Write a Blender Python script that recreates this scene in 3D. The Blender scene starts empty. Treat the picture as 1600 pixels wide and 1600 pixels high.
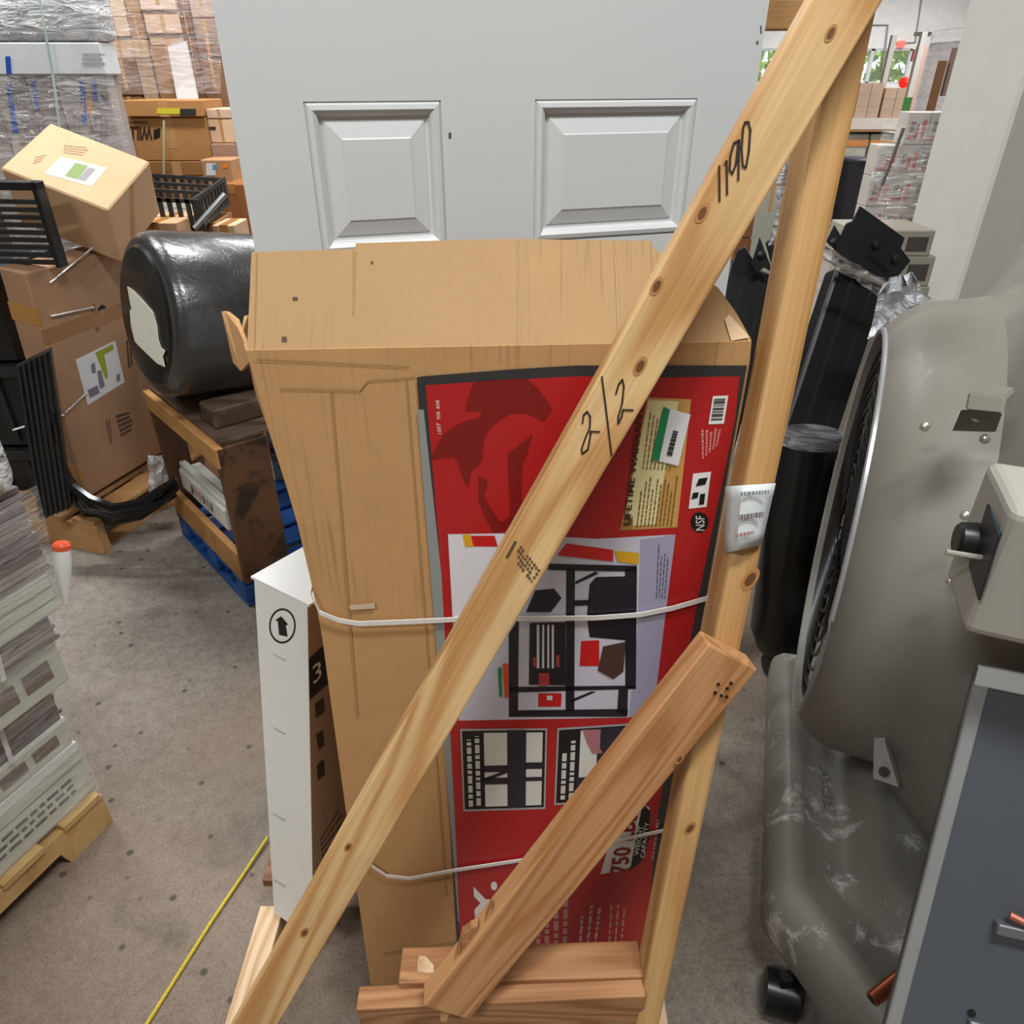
import bpy, bmesh, math, random
from mathutils import Vector as V, Matrix as M
random.seed(7)
R = math.radians
# ------------------------------------------------------------------ camera, light, exposure
scn = bpy.context.scene
col = scn.collection
TH, FPX, H = R(30.9), 1137.0, 1.85
CT, ST = math.cos(TH), math.sin(TH)
cam = bpy.data.cameras.new('camera'); cam.sensor_width = 36; cam.sensor_height = 36
cam.lens = 36 * FPX / 1600; cam.clip_start = .02; cam.clip_end = 200
camo = bpy.data.objects.new('camera', cam); col.objects.link(camo)
camo.location = (0, 0, H); camo.rotation_euler = (math.pi / 2 - TH, 0, 0)
scn.camera = camo
scn.view_settings.view_transform = 'Standard'; scn.view_settings.look = 'None'
scn.view_settings.exposure = 0.0; scn.view_settings.gamma = 1; scn.view_settings.use_curve_mapping = False
w = bpy.data.worlds.new('world'); scn.world = w; w.use_nodes = True
w.node_tree.nodes['Background'].inputs[0].default_value = (.85, .92, 1, 1)
w.node_tree.nodes['Background'].inputs[1].default_value = 1.6
CEIL = 4.6
LAMPS = [(-3.6, 3.6), (-1.9, -1.5), (.75, .0), (-1.2, 3.8), (2.6, 3.8), (-.9, 6.8), (4.5, 7), (7, 11), (9, 15), (8, 20), (11, 20)]
LAMP_W = 102.0
for (lx, ly) in LAMPS:
    ld = bpy.data.lights.new('lamp_light', 'AREA'); ld.shape = 'RECTANGLE'; ld.size = 1.3; ld.size_y = .34
    ld.energy = LAMP_W * (2.2 if ly > 10 else 1); ld.color = (.97, .99, 1.0)
    lo = bpy.data.objects.new('lamp_light', ld); col.objects.link(lo); lo.location = (lx, ly, CEIL - .13)

# ------------------------------------------------------------------ unprojection
def ray(px, py):
    u, v = (px - 800) / FPX, (py - 800) / FPX
    return V((u, CT - v * ST, -ST - v * CT))
EYE = V((0, 0, H))
def at(px, py, Y):
    d = ray(px, py); return EYE + d * (Y / d.y)
def atz(px, py, z):
    d = ray(px, py); return EYE + d * ((z - H) / d.z)
class Plane:
    def __init__(s, p0, n):
        s.p = V(p0); s.n = V(n).normalized()
        if s.n.dot(EYE - s.p) < 0: s.n = -s.n
    def at(s, px, py, e=0.0):
        d = ray(px, py); return EYE + d * ((s.p + s.n * e - EYE).dot(s.n) / d.dot(s.n))

# ------------------------------------------------------------------ materials
def C(h):
    h = h.lstrip('#'); r = [int(h[i:i + 2], 16) / 255 for i in (0, 2, 4)]
    return tuple(c / 12.92 if c <= .04045 else ((c + .055) / 1.055) ** 2.4 for c in r) + (1,)
MATS = {}
class NT:
    def __init__(s, name):
        m = bpy.data.materials.new(name); m.use_nodes = True
        s.m = m; s.t = m.node_tree; s.b = s.t.nodes['Principled BSDF']; s.out = s.t.nodes['Material Output']
    def n(s, typ, **k):
        nd = s.t.nodes.new(typ)
        for a, b in k.items():
            if a.startswith('i_'): nd.inputs[a[2:].replace('_', ' ')].default_value = b
            else: setattr(nd, a, b)
        return nd
    def l(s, a, b): s.t.links.new(a, b)
    def coord(s, scale=(1, 1, 1), rot=(0, 0, 0), rnd=True):
        tc = s.n('ShaderNodeTexCoord'); mp = s.n('ShaderNodeMapping')
        mp.inputs['Scale'].default_value = scale; mp.inputs['Rotation'].default_value = rot
        if rnd:
            oi = s.n('ShaderNodeObjectInfo'); mul = s.n('ShaderNodeMath', operation='MULTIPLY'); mul.inputs[1].default_value = 37
            s.l(oi.outputs['Random'], mul.inputs[0])
            ad = s.n('ShaderNodeVectorMath', operation='ADD'); s.l(tc.outputs['Object'], ad.inputs[0]); s.l(mul.outputs[0], ad.inputs[1])
            s.l(ad.outputs[0], mp.inputs[0])
        else: s.l(tc.outputs['Object'], mp.inputs[0])
        return mp.outputs[0]
    def noise(s, vec, scale, detail=3, rough=.55, dist=0):
        nd = s.n('ShaderNodeTexNoise'); nd.inputs['Scale'].default_value = scale; nd.inputs['Detail'].default_value = detail
        nd.inputs['Roughness'].default_value = rough; nd.inputs['Distortion'].default_value = dist
        s.l(vec, nd.inputs['Vector']); return nd.outputs['Fac']
    def ramp(s, fac, stops):
        nd = s.n('ShaderNodeValToRGB'); e = nd.color_ramp.elements
        while len(e) < len(stops): e.new(.5)
        for i, (p, c) in enumerate(stops): e[i].position = p; e[i].color = c
        s.l(fac, nd.inputs[0]); return nd.outputs[0]
    def mix(s, fac, a, b, mode='MIX'):
        nd = s.n('ShaderNodeMix', data_type='RGBA', blend_type=mode)
        for i, x in ((0, fac), (6, a), (7, b)):
            if isinstance(x, (int, float)): nd.inputs[i].default_value = x
            elif isinstance(x, tuple): nd.inputs[i].default_value = x
            else: s.l(x, nd.inputs[i])
        return nd.outputs[2]
    def math(s, op, a, b=0.0):
        nd = s.n('ShaderNodeMath', operation=op)
        for i, x in ((0, a), (1, b)):
            if isinstance(x, (int, float)): nd.inputs[i].default_value = x
            else: s.l(x, nd.inputs[i])
        return nd.outputs[0]
    def bump(s, h, strength=.2, dist=.01):
        nd = s.n('ShaderNodeBump'); nd.inputs['Strength'].default_value = strength; nd.inputs['Distance'].default_value = dist
        s.l(h, nd.inputs['Height']); s.l(nd.outputs[0], s.b.inputs['Normal'])
def sc(c, k): return (min(1, c[0] * k), min(1, c[1] * k), min(1, c[2] * k), 1)
def plain(h, rough=.55, metal=0.0, var=.06, scale=6, spec=.5, bump=0.0):
    key = ('p', h, rough, metal, var, scale, bump)
    if key in MATS: return MATS[key]
    c = C(h); t = NT('paint_' + h.strip('#'))
    if var:
        f = t.noise(t.coord(), scale, 4)
        t.l(t.ramp(f, [(.3, sc(c, 1 - var)), (.7, sc(c, 1 + var))]), t.b.inputs['Base Color'])
        if bump: t.bump(f, bump, .01)
    else: t.b.inputs['Base Color'].default_value = c
    t.b.inputs['Roughness'].default_value = rough; t.b.inputs['Metallic'].default_value = metal
    t.b.inputs['Specular IOR Level'].default_value = spec
    MATS[key] = t.m; return t.m
def ink(h, rough=.5): return plain(h, rough, var=0)
def card(h, dirt=.12, fl=(1, 0, 0), st=.52):
    key = ('c', h, dirt, fl, st)
    if key in MATS: return MATS[key]
    c = C(h); t = NT('cardboard_' + h.strip('#')); v = t.coord()
    a = t.ramp(t.noise(v, 2.5, 5, .6), [(.3, sc(c, 1 - dirt)), (.68, sc(c, 1.06))])
    fine = t.noise(v, 240, 2); b = t.mix(.10, a, t.ramp(fine, [(.3, sc(c, .6)), (.7, sc(c, 1.3))]))
    v2 = t.coord((170 * fl[0] + 4, 170 * fl[1] + 4, 170 * fl[2] + 4))
    g = t.noise(v2, 1, 2); blot = t.ramp(t.noise(v, 3.2, 3), [(st, (0, 0, 0, 1)), (st + .16, (1, 1, 1, 1))])
    lines = t.ramp(g, [(.56, (0, 0, 0, 1)), (.72, (.55, .55, .55, 1))])
    m = t.mix(1, lines, blot, 'MULTIPLY')
    o = t.mix(m, b, sc(c, .42)); t.l(o, t.b.inputs['Base Color'])
    t.b.inputs['Roughness'].default_value = .78; t.b.inputs['Specular IOR Level'].default_value = .25
    t.bump(t.noise(v, 9, 3), .12, .02)
    MATS[key] = t.m; return t.m
def wood(h1, h2, rings=15, sx=1.1, sy=7.5, dirt=.25):
    key = ('w', h1, h2, rings, sx)
    if key in MATS: return MATS[key]
    t = NT('lumber_' + h1.strip('#')); c1, c2 = C(h1), C(h2)
    v = t.coord((sx, sy, sy * .8)); f = t.noise(v, 1.15, 1.5, .4, .25)
    s_ = t.math('SINE', t.math('MULTIPLY', f, rings * 3.2))
    s2 = t.math('ADD', t.math('MULTIPLY', s_, .5), .5)
    base = t.ramp(s2, [(.05, c1), (.6, sc(tuple((a + b) / 2 for a, b in zip(c1, c2)), 1.03)), (.97, c2)])
    fib = t.noise(t.coord((5, 220, 220)), 1, 2)
    o = t.mix(.22, base, t.ramp(fib, [(.35, sc(c2, .8)), (.65, sc(c1, 1.1))]))
    d = t.ramp(t.noise(t.coord((1.5, 5, 5)), 2.3, 4), [(.55, (0, 0, 0, 1)), (.8, (dirt, dirt, dirt, 1))])
    o = t.mix(d, o, sc(c2, .45))
    t.l(o, t.b.inputs['Base Color']); t.b.inputs['Roughness'].default_value = .58; t.b.inputs['Specular IOR Level'].default_value = .3
    t.bump(fib, .12, .004); MATS[key] = t.m; return t.m
def concrete():
    t = NT('worn_concrete'); v = t.coord(rnd=False)
    a = t.ramp(t.noise(v, 1.3, 6, .62), [(.3, C('#675e57')), (.5, C('#887e75')), (.72, C('#a0988f'))])
    b = t.mix(.5, a, t.ramp(t.noise(v, 34, 8, .8), [(.32, C('#3c3732')), (.6, C('#938b81'))]))
    b = t.mix(t.ramp(t.noise(v, .7, 3, .55), [(.42, (0, 0, 0, 1)), (.6, (.6, .6, .6, 1))]), b, C('#75614d'))
    d = t.ramp(t.noise(v, 3.1, 4, .6, .6), [(.58, (0, 0, 0, 1)), (.7, (.6, .6, .6, 1))])
    b = t.mix(d, b, C('#57504a'))
    vo = t.n('ShaderNodeTexVoronoi'); vo.inputs['Scale'].default_value = 16; t.l(v, vo.inputs['Vector'])
    sp = t.ramp(vo.outputs['Distance'], [(.10, (.75, .75, .75, 1)), (.19, (0, 0, 0, 1))])
    rnd = t.ramp(vo.outputs['Color'], [(.62, (0, 0, 0, 1)), (.66, (1, 1, 1, 1))])
    b = t.mix(t.mix(1, sp, rnd, 'MULTIPLY'), b, C('#2e2a27'))
    gr_ = t.ramp(t.noise(v, 150, 4, .7), [(.36, (.62, .62, .62, 1)), (.55, (1.0, 1.0, 1.0, 1)), (.7, (1.0, 1.0, 1.0, 1))])
    b = t.mix(.8, b, gr_, 'MULTIPLY'); b = t.mix(1, b, (1.14, 1.14, 1.14, 1), 'MULTIPLY')
    t.l(b, t.b.inputs['Base Color']); t.b.inputs['Roughness'].default_value = .62; t.b.inputs['Specular IOR Level'].default_value = .35
    t.bump(t.noise(v, 40, 5), .18, .006); return t.m
def film(name, alpha=.22, tint='#ffffff', rough=.12):
    if name in MATS: return MATS[name]
    t = NT(name); v = t.coord((3, 3, 16)); n1 = t.noise(v, 1.6, 4, .65, 1.2)
    t.b.inputs['Base Color'].default_value = C(tint); t.b.inputs['Roughness'].default_value = rough
    t.b.inputs['Specular IOR Level'].default_value = .8
    t.bump(n1, .9, .05)
    tr = t.n('ShaderNodeBsdfTransparent'); mx = t.n('ShaderNodeMixShader')
    fac = t.ramp(n1, [(.38, (alpha * .45,) * 3 + (1,)), (.62, (alpha * 1.9,) * 3 + (1,))])
    t.l(fac, mx.inputs[0]); t.l(tr.outputs[0], mx.inputs[1]); t.l(t.b.outputs[0], mx.inputs[2]); t.l(mx.outputs[0], t.out.inputs[0])
    MATS[name] = t.m; return t.m
def emis(h, s):
    key = ('e', h, s)
    if key in MATS: return MATS[key]
    t = NT('glow_' + h.strip('#')); t.b.inputs['Base Color'].default_value = (0, 0, 0, 1)
    t.b.inputs['Emission Color'].default_value = C(h); t.b.inputs['Emission Strength'].default_value = s
    MATS[key] = t.m; return t.m
def worn(h, h2, thr=.55):
    key = ('wr', h, h2, thr)
    if key in MATS: return MATS[key]
    t = NT('scuffed_plastic_' + h.strip('#')); v = t.coord()
    d = t.ramp(t.noise(v, 7, 8, .72, .5), [(thr, (0, 0, 0, 1)), (thr + .09, (1, 1, 1, 1))])
    b = t.ramp(t.noise(v, 3, 4), [(.3, sc(C(h), .86)), (.7, sc(C(h), 1.1))])
    t.l(t.mix(d, b, C(h2)), t.b.inputs['Base Color']); t.b.inputs['Roughness'].default_value = .5
    MATS[key] = t.m; return t.m

# ------------------------------------------------------------------ mesh helpers
class MB:
    def __init__(s): s.v = []; s.f = []
    def add(s, vs, fs):
        o = len(s.v); s.v += [V(p) for p in vs]; s.f += [tuple(i + o for i in f) for f in fs]; return s
    def box(s, o, a, b, c):
        o, a, b, c = V(o), V(a), V(b), V(c)
        vs = [o, o + a, o + a + b, o + b, o + c, o + a + c, o + a + b + c, o + b + c]
        return s.add(vs, [(3, 2, 1, 0), (4, 5, 6, 7), (0, 1, 5, 4), (1, 2, 6, 5), (2, 3, 7, 6), (3, 0, 4, 7)])
    def bx(s, x0, x1, y0, y1, z0, z1):
        return s.box((x0, y0, z0), (x1 - x0, 0, 0), (0, y1 - y0, 0), (0, 0, z1 - z0))
    def poly(s, pts): return s.add(pts, [tuple(range(len(pts)))])
    def prism(s, pts, vec):
        n = len(pts); vec = V(vec); vs = [V(p) for p in pts] + [V(p) + vec for p in pts]
        return s.add(vs, [tuple(range(n))[::-1], tuple(range(n, 2 * n))] + [(i, (i + 1) % n, n + (i + 1) % n, n + i) for i in range(n)])
    def tube(s, pts, r, n=8, cap=True):
        pts = [V(p) for p in pts]; o = len(s.v); up = V((0, 0, 1))
        for i, p in enumerate(pts):
            d = (pts[min(i + 1, len(pts) - 1)] - pts[max(i - 1, 0)]).normalized()
            a = d.cross(up)
            if a.length < .05: a = d.cross(V((1, 0, 0)))
            a.normalize(); b = d.cross(a)
            rr = r[i] if isinstance(r, (list, tuple)) else r
            for k in range(n):
                t = 2 * math.pi * k / n; s.v.append(p + a * (rr * math.cos(t)) + b * (rr * math.sin(t)))
        for i in range(len(pts) - 1):
            for k in range(n):
                s.f.append((o + i * n + k, o + i * n + (k + 1) % n, o + (i + 1) * n + (k + 1) % n, o + (i + 1) * n + k))
        if cap:
            s.f.append(tuple(o + k for k in range(n))[::-1]); s.f.append(tuple(o + (len(pts) - 1) * n + k for k in range(n)))
        return s
    def ribbon(s, pts, wv, tv):
        pts = [V(p) for p in pts]; wv, tv = V(wv), V(tv); o = len(s.v)
        for p in pts: s.v += [p - wv, p + wv, p + wv + tv, p - wv + tv]
        for i in range(len(pts) - 1):
            for k in range(4): s.f.append((o + i * 4 + k, o + i * 4 + (k + 1) % 4, o + i * 4 + 4 + (k + 1) % 4, o + i * 4 + 4 + k))
        s.f += [(o, o + 3, o + 2, o + 1), tuple(o + (len(pts) - 1) * 4 + k for k in range(4))]; return s
    def lathe(s, c, ax, prof, n=32, cap0=True, cap1=True):
        c, ax = V(c), V(ax).normalized(); a = ax.cross(V((0, 0, 1)))
        if a.length < .05: a = ax.cross(V((1, 0, 0)))
        a.normalize(); b = ax.cross(a); o = len(s.v)
        for (t, r) in prof:
            for k in range(n):
                q = 2 * math.pi * k / n; s.v.append(c + ax * t + a * (r * math.cos(q)) + b * (r * math.sin(q)))
        for i in range(len(prof) - 1):
            for k in range(n): s.f.append((o + i * n + k, o + i * n + (k + 1) % n, o + (i + 1) * n + (k + 1) % n, o + (i + 1) * n + k))
        if cap0: s.f.append(tuple(o + k for k in range(n))[::-1])
        if cap1: s.f.append(tuple(o + (len(prof) - 1) * n + k for k in range(n)))
        return s
    def grid(s, rows):
        o = len(s.v); n = len(rows[0])
        for r in rows: s.v += [V(p) for p in r]
        for i in range(len(rows) - 1):
            for k in range(n - 1): s.f.append((o + i * n + k, o + i * n + k + 1, o + (i + 1) * n + k + 1, o + (i + 1) * n + k))
        return s
    def build(s, name, mat, parent=None, bevel=0, seg=1, smooth=False, solid=0, recalc=True):
        lo = V((min(p[i] for p in s.v) for i in range(3))); hi = V((max(p[i] for p in s.v) for i in range(3)))
        org = V(((lo.x + hi.x) / 2, (lo.y + hi.y) / 2, lo.z))
        me = bpy.data.meshes.new(name); me.from_pydata([p - org for p in s.v], [], s.f)
        bm = bmesh.new(); bm.from_mesh(me)
        if recalc: bmesh.ops.recalc_face_normals(bm, faces=bm.faces)
        if bevel:
            bmesh.ops.bevel(bm, geom=[e for e in bm.edges if len(e.link_faces) == 2 and e.calc_face_angle(0) > .5], offset=bevel, segments=seg, profile=.5, affect='EDGES')
        bm.to_mesh(me); bm.free()
        for p in me.polygons: p.use_smooth = smooth
        me.materials.append(mat)
        o = bpy.data.objects.new(name, me); col.objects.link(o); o.location = org
        if solid:
            md = o.modifiers.new('thickness', 'SOLIDIFY'); md.thickness = solid; md.offset = 0
        if smooth and bevel == 0:
            try: me.set_sharp_from_angle(angle=R(35))
            except Exception: pass
        par(o, parent); return o
def par(o, parent):
    if parent is not None:
        o.parent = parent; o.matrix_parent_inverse = M.Translation(-V(parent.location)) if parent.type == 'EMPTY' else parent.matrix_basis.inverted()
def tag(o, label, cat, group=None):
    o['label'] = label; o['category'] = cat
    if group: o['group'] = group
    return o
def thing(name, label, cat, loc, group=None):
    o = bpy.data.objects.new(name, None); o.empty_display_size = .05; col.objects.link(o); o.location = loc
    return tag(o, label, cat, group)
def struct(o): o['kind'] = 'structure'; return o
def lumber(name, p0, p1, wdir, wd, tk, mat, parent, bev=.003):
    """board from p0 to p1 (centre of front face), width along wdir, thickness away from the viewer side"""
    p0, p1 = V(p0), V(p1); x = (p1 - p0); L = x.length; x.normalize()
    y = V(wdir); y = (y - x * y.dot(x)).normalized(); z = x.cross(y)
    if z.dot(EYE - p0) < 0: z = -z; y = -y
    mb = MB().bx(0, L, -wd / 2, wd / 2, -tk, 0)
    me = bpy.data.meshes.new(name); bm = bmesh.new()
    vs = [bm.verts.new(p) for p in mb.v]
    for f in mb.f: bm.faces.new([vs[i] for i in f])
    bmesh.ops.recalc_face_normals(bm, faces=bm.faces)
    bmesh.ops.bevel(bm, geom=list(bm.edges), offset=bev, segments=2, affect='EDGES', profile=.5)
    bm.to_mesh(me); bm.free(); me.materials.append(mat)
    o = bpy.data.objects.new(name, me); col.objects.link(o)
    mw = M((x, y, z)).transposed().to_4x4(); mw.translation = p0
    o.matrix_basis = mw; par(o, parent); return o
FONT = {}
def tmesh(s, bold=0):
    if (s, bold) in FONT: return FONT[(s, bold)]
    cu = bpy.data.curves.new('t', 'FONT'); cu.body = s; cu.resolution_u = 2; cu.offset = bold
    ob = bpy.data.objects.new('t', cu); col.objects.link(ob)
    dg = bpy.context.evaluated_depsgraph_get(); me = bpy.data.meshes.new_from_object(ob.evaluated_get(dg))
    vs = [tuple(v.co) for v in me.vertices]; fs = [tuple(p.vertices) for p in me.polygons]
    bpy.data.objects.remove(ob); bpy.data.curves.remove(cu); bpy.data.meshes.remove(me)
    x0, x1 = min(v[0] for v in vs), max(v[0] for v in vs); y0, y1 = min(v[1] for v in vs), max(v[1] for v in vs)
    vs = [((v[0] - x0) / (x1 - x0), (v[1] - y0) / (y1 - y0)) for v in vs]
    FONT[(s, bold)] = (vs, fs); return vs, fs
def text(pl, s, a, b, c, mat, parent, e=.0012, name='lettering', bold=0):
    """text whose lower-left, lower-right and upper-left corners sit at photo pixels a, b, c on plane pl"""
    vs, fs = tmesh(s, bold); A, B, D = pl.at(*a, e), pl.at(*b, e), pl.at(*c, e)
    return MB().add([A + (B - A) * x + (D - A) * y for x, y in vs], fs).build(name, mat, parent, recalc=False)
def pr(pl, pts, mat, parent, e=.0006, name='print'):
    return MB().poly([pl.at(x, y, e) for x, y in pts]).build(name, mat, parent, recalc=False)
def prs(pl, polys, mat, parent, e=.0008, name='print'):
    return [MB().poly([pl.at(x, y, e) for x, y in p]).build(name, mat, parent, recalc=False) for p in polys]
def stuff(o): o['kind'] = 'stuff'; return o
def rect(x0, y0, x1, y1): return [(x0, y0), (x1, y0), (x1, y1), (x0, y1)]
def quadmap(q, u, v):
    a = [(q[0][i] * (1 - u) + q[1][i] * u) * (1 - v) + (q[3][i] * (1 - u) + q[2][i] * u) * v for i in (0, 1)]
    return tuple(a)
def subq(q, u0, v0, u1, v1): return [quadmap(q, u0, v0), quadmap(q, u1, v0), quadmap(q, u1, v1), quadmap(q, u0, v1)]
def textbars(pl, q, n, mat, parent, e=.001, vert=True, fill=.55, name='fine_print'):
    """rows of unreadable small print as broken bars inside pixel quad q"""
    mb = MB()
    for i in range(n):
        a, b = (i + .2) / n, (i + .2 + fill) / n; t = random.uniform(0, .03); end = random.uniform(.7, 1)
        while t < end:
            l = random.uniform(.04, .13); t2 = min(end, t + l)
            s = subq(q, a, 1 - t2, b, 1 - t) if vert else subq(q, t, a, t2, b)
            mb.poly([pl.at(x, y, e) for x, y in s]); t = t2 + .025
    return stuff(mb.build(name, mat, parent, recalc=False))
def strokes(pl, lines, r, mat, parent, e=.0012, name='handwriting'):
    mb = MB()
    for ln in lines:
        pts = [pl.at(x, y, e) for x, y in ln]
        for p, q in zip(pts, pts[1:]):
            d = (q - p)
            if d.length < 1e-6: continue
            sd = d.normalized().cross(pl.n) * r; dd = d.normalized() * r * .6
            mb.poly([p - sd - dd, q - sd + dd, q + sd + dd, p + sd - dd])
    return mb.build(name, mat, parent, recalc=False)
def interp(tab, y):
    if y <= tab[0][0]: return tab[0][1]
    for (a, b), (c, d) in zip(tab, tab[1:]):
        if y <= c: return b + (d - b) * (y - a) / (c - a)
    return tab[-1][1]
BLACK, WHITE = ink('#141414'), ink('#e8e8e4')
PINE = wood('#d9b683', '#b88650'); PINE_D = wood('#b98a60', '#93643f', 22, 1.3); PALE = wood('#dcc3a2', '#c09a72', 14)
OLDW = wood('#6d5a4c', '#463629', 5); TANW = wood('#bd9160', '#93683c', 3)

# ================================================================== the setting
FLOOR = concrete()
struct(MB().bx(-9, 20, -5, 26, -.1, 0).build('floor', FLOOR))
struct(MB().bx(-9, 20, -5, 26, CEIL, CEIL + .1).build('ceiling', plain('#d9d9d6', .8)))
WALL = plain('#cfcfca', .8)
struct(MB().bx(-9.1, -9, -5, 26, 0, CEIL).build('wall_left', WALL))
struct(MB().bx(20, 20.1, -5, 26, 0, CEIL).build('wall_right', WALL))
struct(MB().bx(-9, 20, -4.1, -4, 0, CEIL).build('wall_front', plain('#9a948c', .8)))
# far wall with a window band that looks out on greenery
YB = 24.0
wx0, wx1 = at(1180, 100, YB).x, at(1421, 100, YB).x; wz0, wz1 = at(1400, 131, YB).z, at(1400, 76, YB).z
FW = plain('#e4e3e2', .8)
wall = struct(MB().bx(-9, 20, YB, YB + .2, 0, wz0).bx(-9, 20, YB, YB + .2, wz1, CEIL).bx(-9, wx0, YB, YB + .2, wz0, wz1).bx(wx1, 20, YB, YB + .2, wz0, wz1).build('wall_back', FW))
nw = 4
for i in range(nw):
    a, b = wx0 + (wx1 - wx0) * i / nw, wx0 + (wx1 - wx0) * (i + 1) / nw
    g = NT('window_glass'); g.b.inputs['Base Color'].default_value = (1, 1, 1, 1); g.b.inputs['Roughness'].default_value = .02
    tr = g.n('ShaderNodeBsdfTransparent'); mx = g.n('ShaderNodeMixShader'); mx.inputs[0].default_value = .06
    g.l(tr.outputs[0], mx.inputs[1]); g.l(g.b.outputs[0], mx.inputs[2]); g.l(mx.outputs[0], g.out.inputs[0])
    wn = bpy.data.objects.new('window_%d' % (i + 1), None); col.objects.link(wn); wn.location = ((a + b) / 2, YB, wz0); struct(wn)
    MB().bx(a, a + .05, YB + .02, YB + .1, wz0, wz1).bx(b - .05, b, YB + .02, YB + .1, wz0, wz1).bx(a, b, YB + .02, YB + .1, wz0, wz0 + .05).bx(a, b, YB + .02, YB + .1, wz1 - .05, wz1).build('window_frame', plain('#c9ccd0', .5), wn)
    MB().bx(a + .04, b - .04, YB + .055, YB + .06, wz0 + .04, wz1 - .04).build('pane', g.m, wn)
mb = MB()
for i in range(3200):
    x, y, z = random.uniform(-3, 26), random.uniform(27, 33), random.uniform(0, 1) ** .7 * 4.2; s = random.uniform(.15, .4)
    mb.poly([(x + random.uniform(-s, s), y + random.uniform(-s, s), z + random.uniform(-s, s)) for _ in range(4)])
fo = mb.build('hedge_foliage', plain('#a9c94a', .7, var=.3, scale=1.5), recalc=False); tag(fo, 'bright green foliage outside the far window', 'foliage'); fo['kind'] = 'stuff'
gr = MB().bx(-20, 40, YB + .2, 60, -.1, 0).build('ground_outside', plain('#9a9a92', .9)); struct(gr)
# conduit, exit sign, red lamp on the far wall
def on(px, py, Y): return at(px, py, Y)
def conduit(pts, Y, label):
    tag(MB().tube([at(x, y, Y) for x, y in pts], .028, 6).build('conduit_pipe', plain('#9a9a9a', .4)), label, 'pipe')
conduit([(1330, 39), (1387, 39), (1376, 145)], YB - .03, 'grey angled conduit pipe in front of the far window')
conduit([(1441, -10), (1430, 66), (1396, 68)], YB - .03, 'thin grey conduit dropping down the far wall beside window')
tag(MB().bx(at(1428, 53, YB).x, at(1454, 53, YB).x, YB - .06, YB, at(1440, 55, YB).z, at(1440, 50, YB).z).build('wall_bar', plain('#6b6660', .5)), 'short dark bar fixed high on the far wall', 'bar')
es = thing('exit_sign', 'small pinkish red exit sign on the far wall', 'sign', at(1406, 74, YB - .06))
MB().bx(at(1401, 68, YB).x, at(1412, 68, YB).x, YB - .1, YB, at(1406, 74, YB).z, at(1406, 64, YB).z).build('sign_box', emis('#ff7b70', 1.2), es)
tag(MB().lathe(at(1411, 138, 13.3), (0, 0, 1), [(0, .01), (.02, .06), (.08, .09), (.14, .06), (.16, .01)], 16).build('red_ball', emis('#ff2a18', .9), smooth=True), 'glowing red round lamp above the far boxes', 'lamp')
# white column on the right
px0 = at(1483, 120, 3.75).x; px1 = px0 + .4
struct(MB().bx(px0, px1, 3.2, 3.75, 0, CEIL).build('wall_column', plain('#c9c9c2', .7, var=.03), bevel=.012))
# ceiling lamps
LAMP_AT = ['the far left carton heap', 'the floor left of the photographer', 'the cooler and the leaning post', 'the black wrapped roll', 'the white column', 'the space behind the door', 'the aisle past the column', 'the aisle short of the far rack', 'the far pallet rack', 'the left end of the far window', 'the right end of the far window']
for (lx, ly), lw_ in zip(LAMPS, LAMP_AT):
    f = thing('ceiling_lamp', 'white ceiling strip lamp above ' + lw_, 'lamp', (lx, ly, CEIL - .12), 'warehouse ceiling lamps')
    MB().bx(lx - .7, lx + .7, ly - .2, ly + .2, CEIL - .1, CEIL).build('housing', plain('#e8e8e8', .5), f)
    MB().bx(lx - .64, lx + .64, ly - .16, ly + .16, CEIL - .115, CEIL - .1).build('diffuser', emis('#fff8ea', 6), f)

# ================================================================== white panel door
DL = V((-.424, 1.252, 0)); du = V((math.cos(R(18)), math.sin(R(18)), 0)); dn = V((math.sin(R(18)), -math.cos(R(18)), 0))
dpl = Plane(DL, dn)
def duv(px, py): p = dpl.at(px, py) - DL; return p.dot(du), p.z
DW, D0, DTOP = .914, .10, 2.13
a0 = duv(472, 150); a1 = duv(699, 383); b0 = duv(836, 163); b1 = duv(1066, 368)
zt, zb = (a0[1] + b0[1]) / 2, (a1[1] + b1[1]) / 2
lx0, lx1 = a0[0], a1[0]; rx0, rx1 = b0[0], b1[0]
DOORM = plain('#cfd2d2', .38, var=.015, scale=2)
dt = thing('panel_door', 'white six-panel door slab standing upright behind the big carton', 'door', DL + du * .457 + V((0, 0, D0)))
def dbox(mb, u0, u1, z0, z1, d0=-.045, d1=0): mb.box(DL + du * u0 + V((0, 0, z0)) + dn * d0, du * (u1 - u0), V((0, 0, z1 - z0)), dn * (d1 - d0))
rows = [(zb, zt), (.93, zb - .12), (.30, .81)]
mb = MB(); dbox(mb, 0, lx0, D0, DTOP); dbox(mb, lx1, rx0, D0, DTOP); dbox(mb, rx1, DW, D0, DTOP)
for (u0, u1) in ((lx0, lx1), (rx0, rx1)):
    zz = [D0] + [z for r in rows[::-1] for z in r] + [DTOP]
    for i in range(0, len(zz), 2): dbox(mb, u0, u1, zz[i], zz[i + 1])
mb.build('door_slab', DOORM, dt)
prof = [(0, 0), (.0015, -.003), (.005, .002), (.012, .0035), (.018, -.001), (.022, -.008), (.027, -.0085), (.030, -.006), (.052, .0), (.054, .0015), (.056, .0015)]
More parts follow.
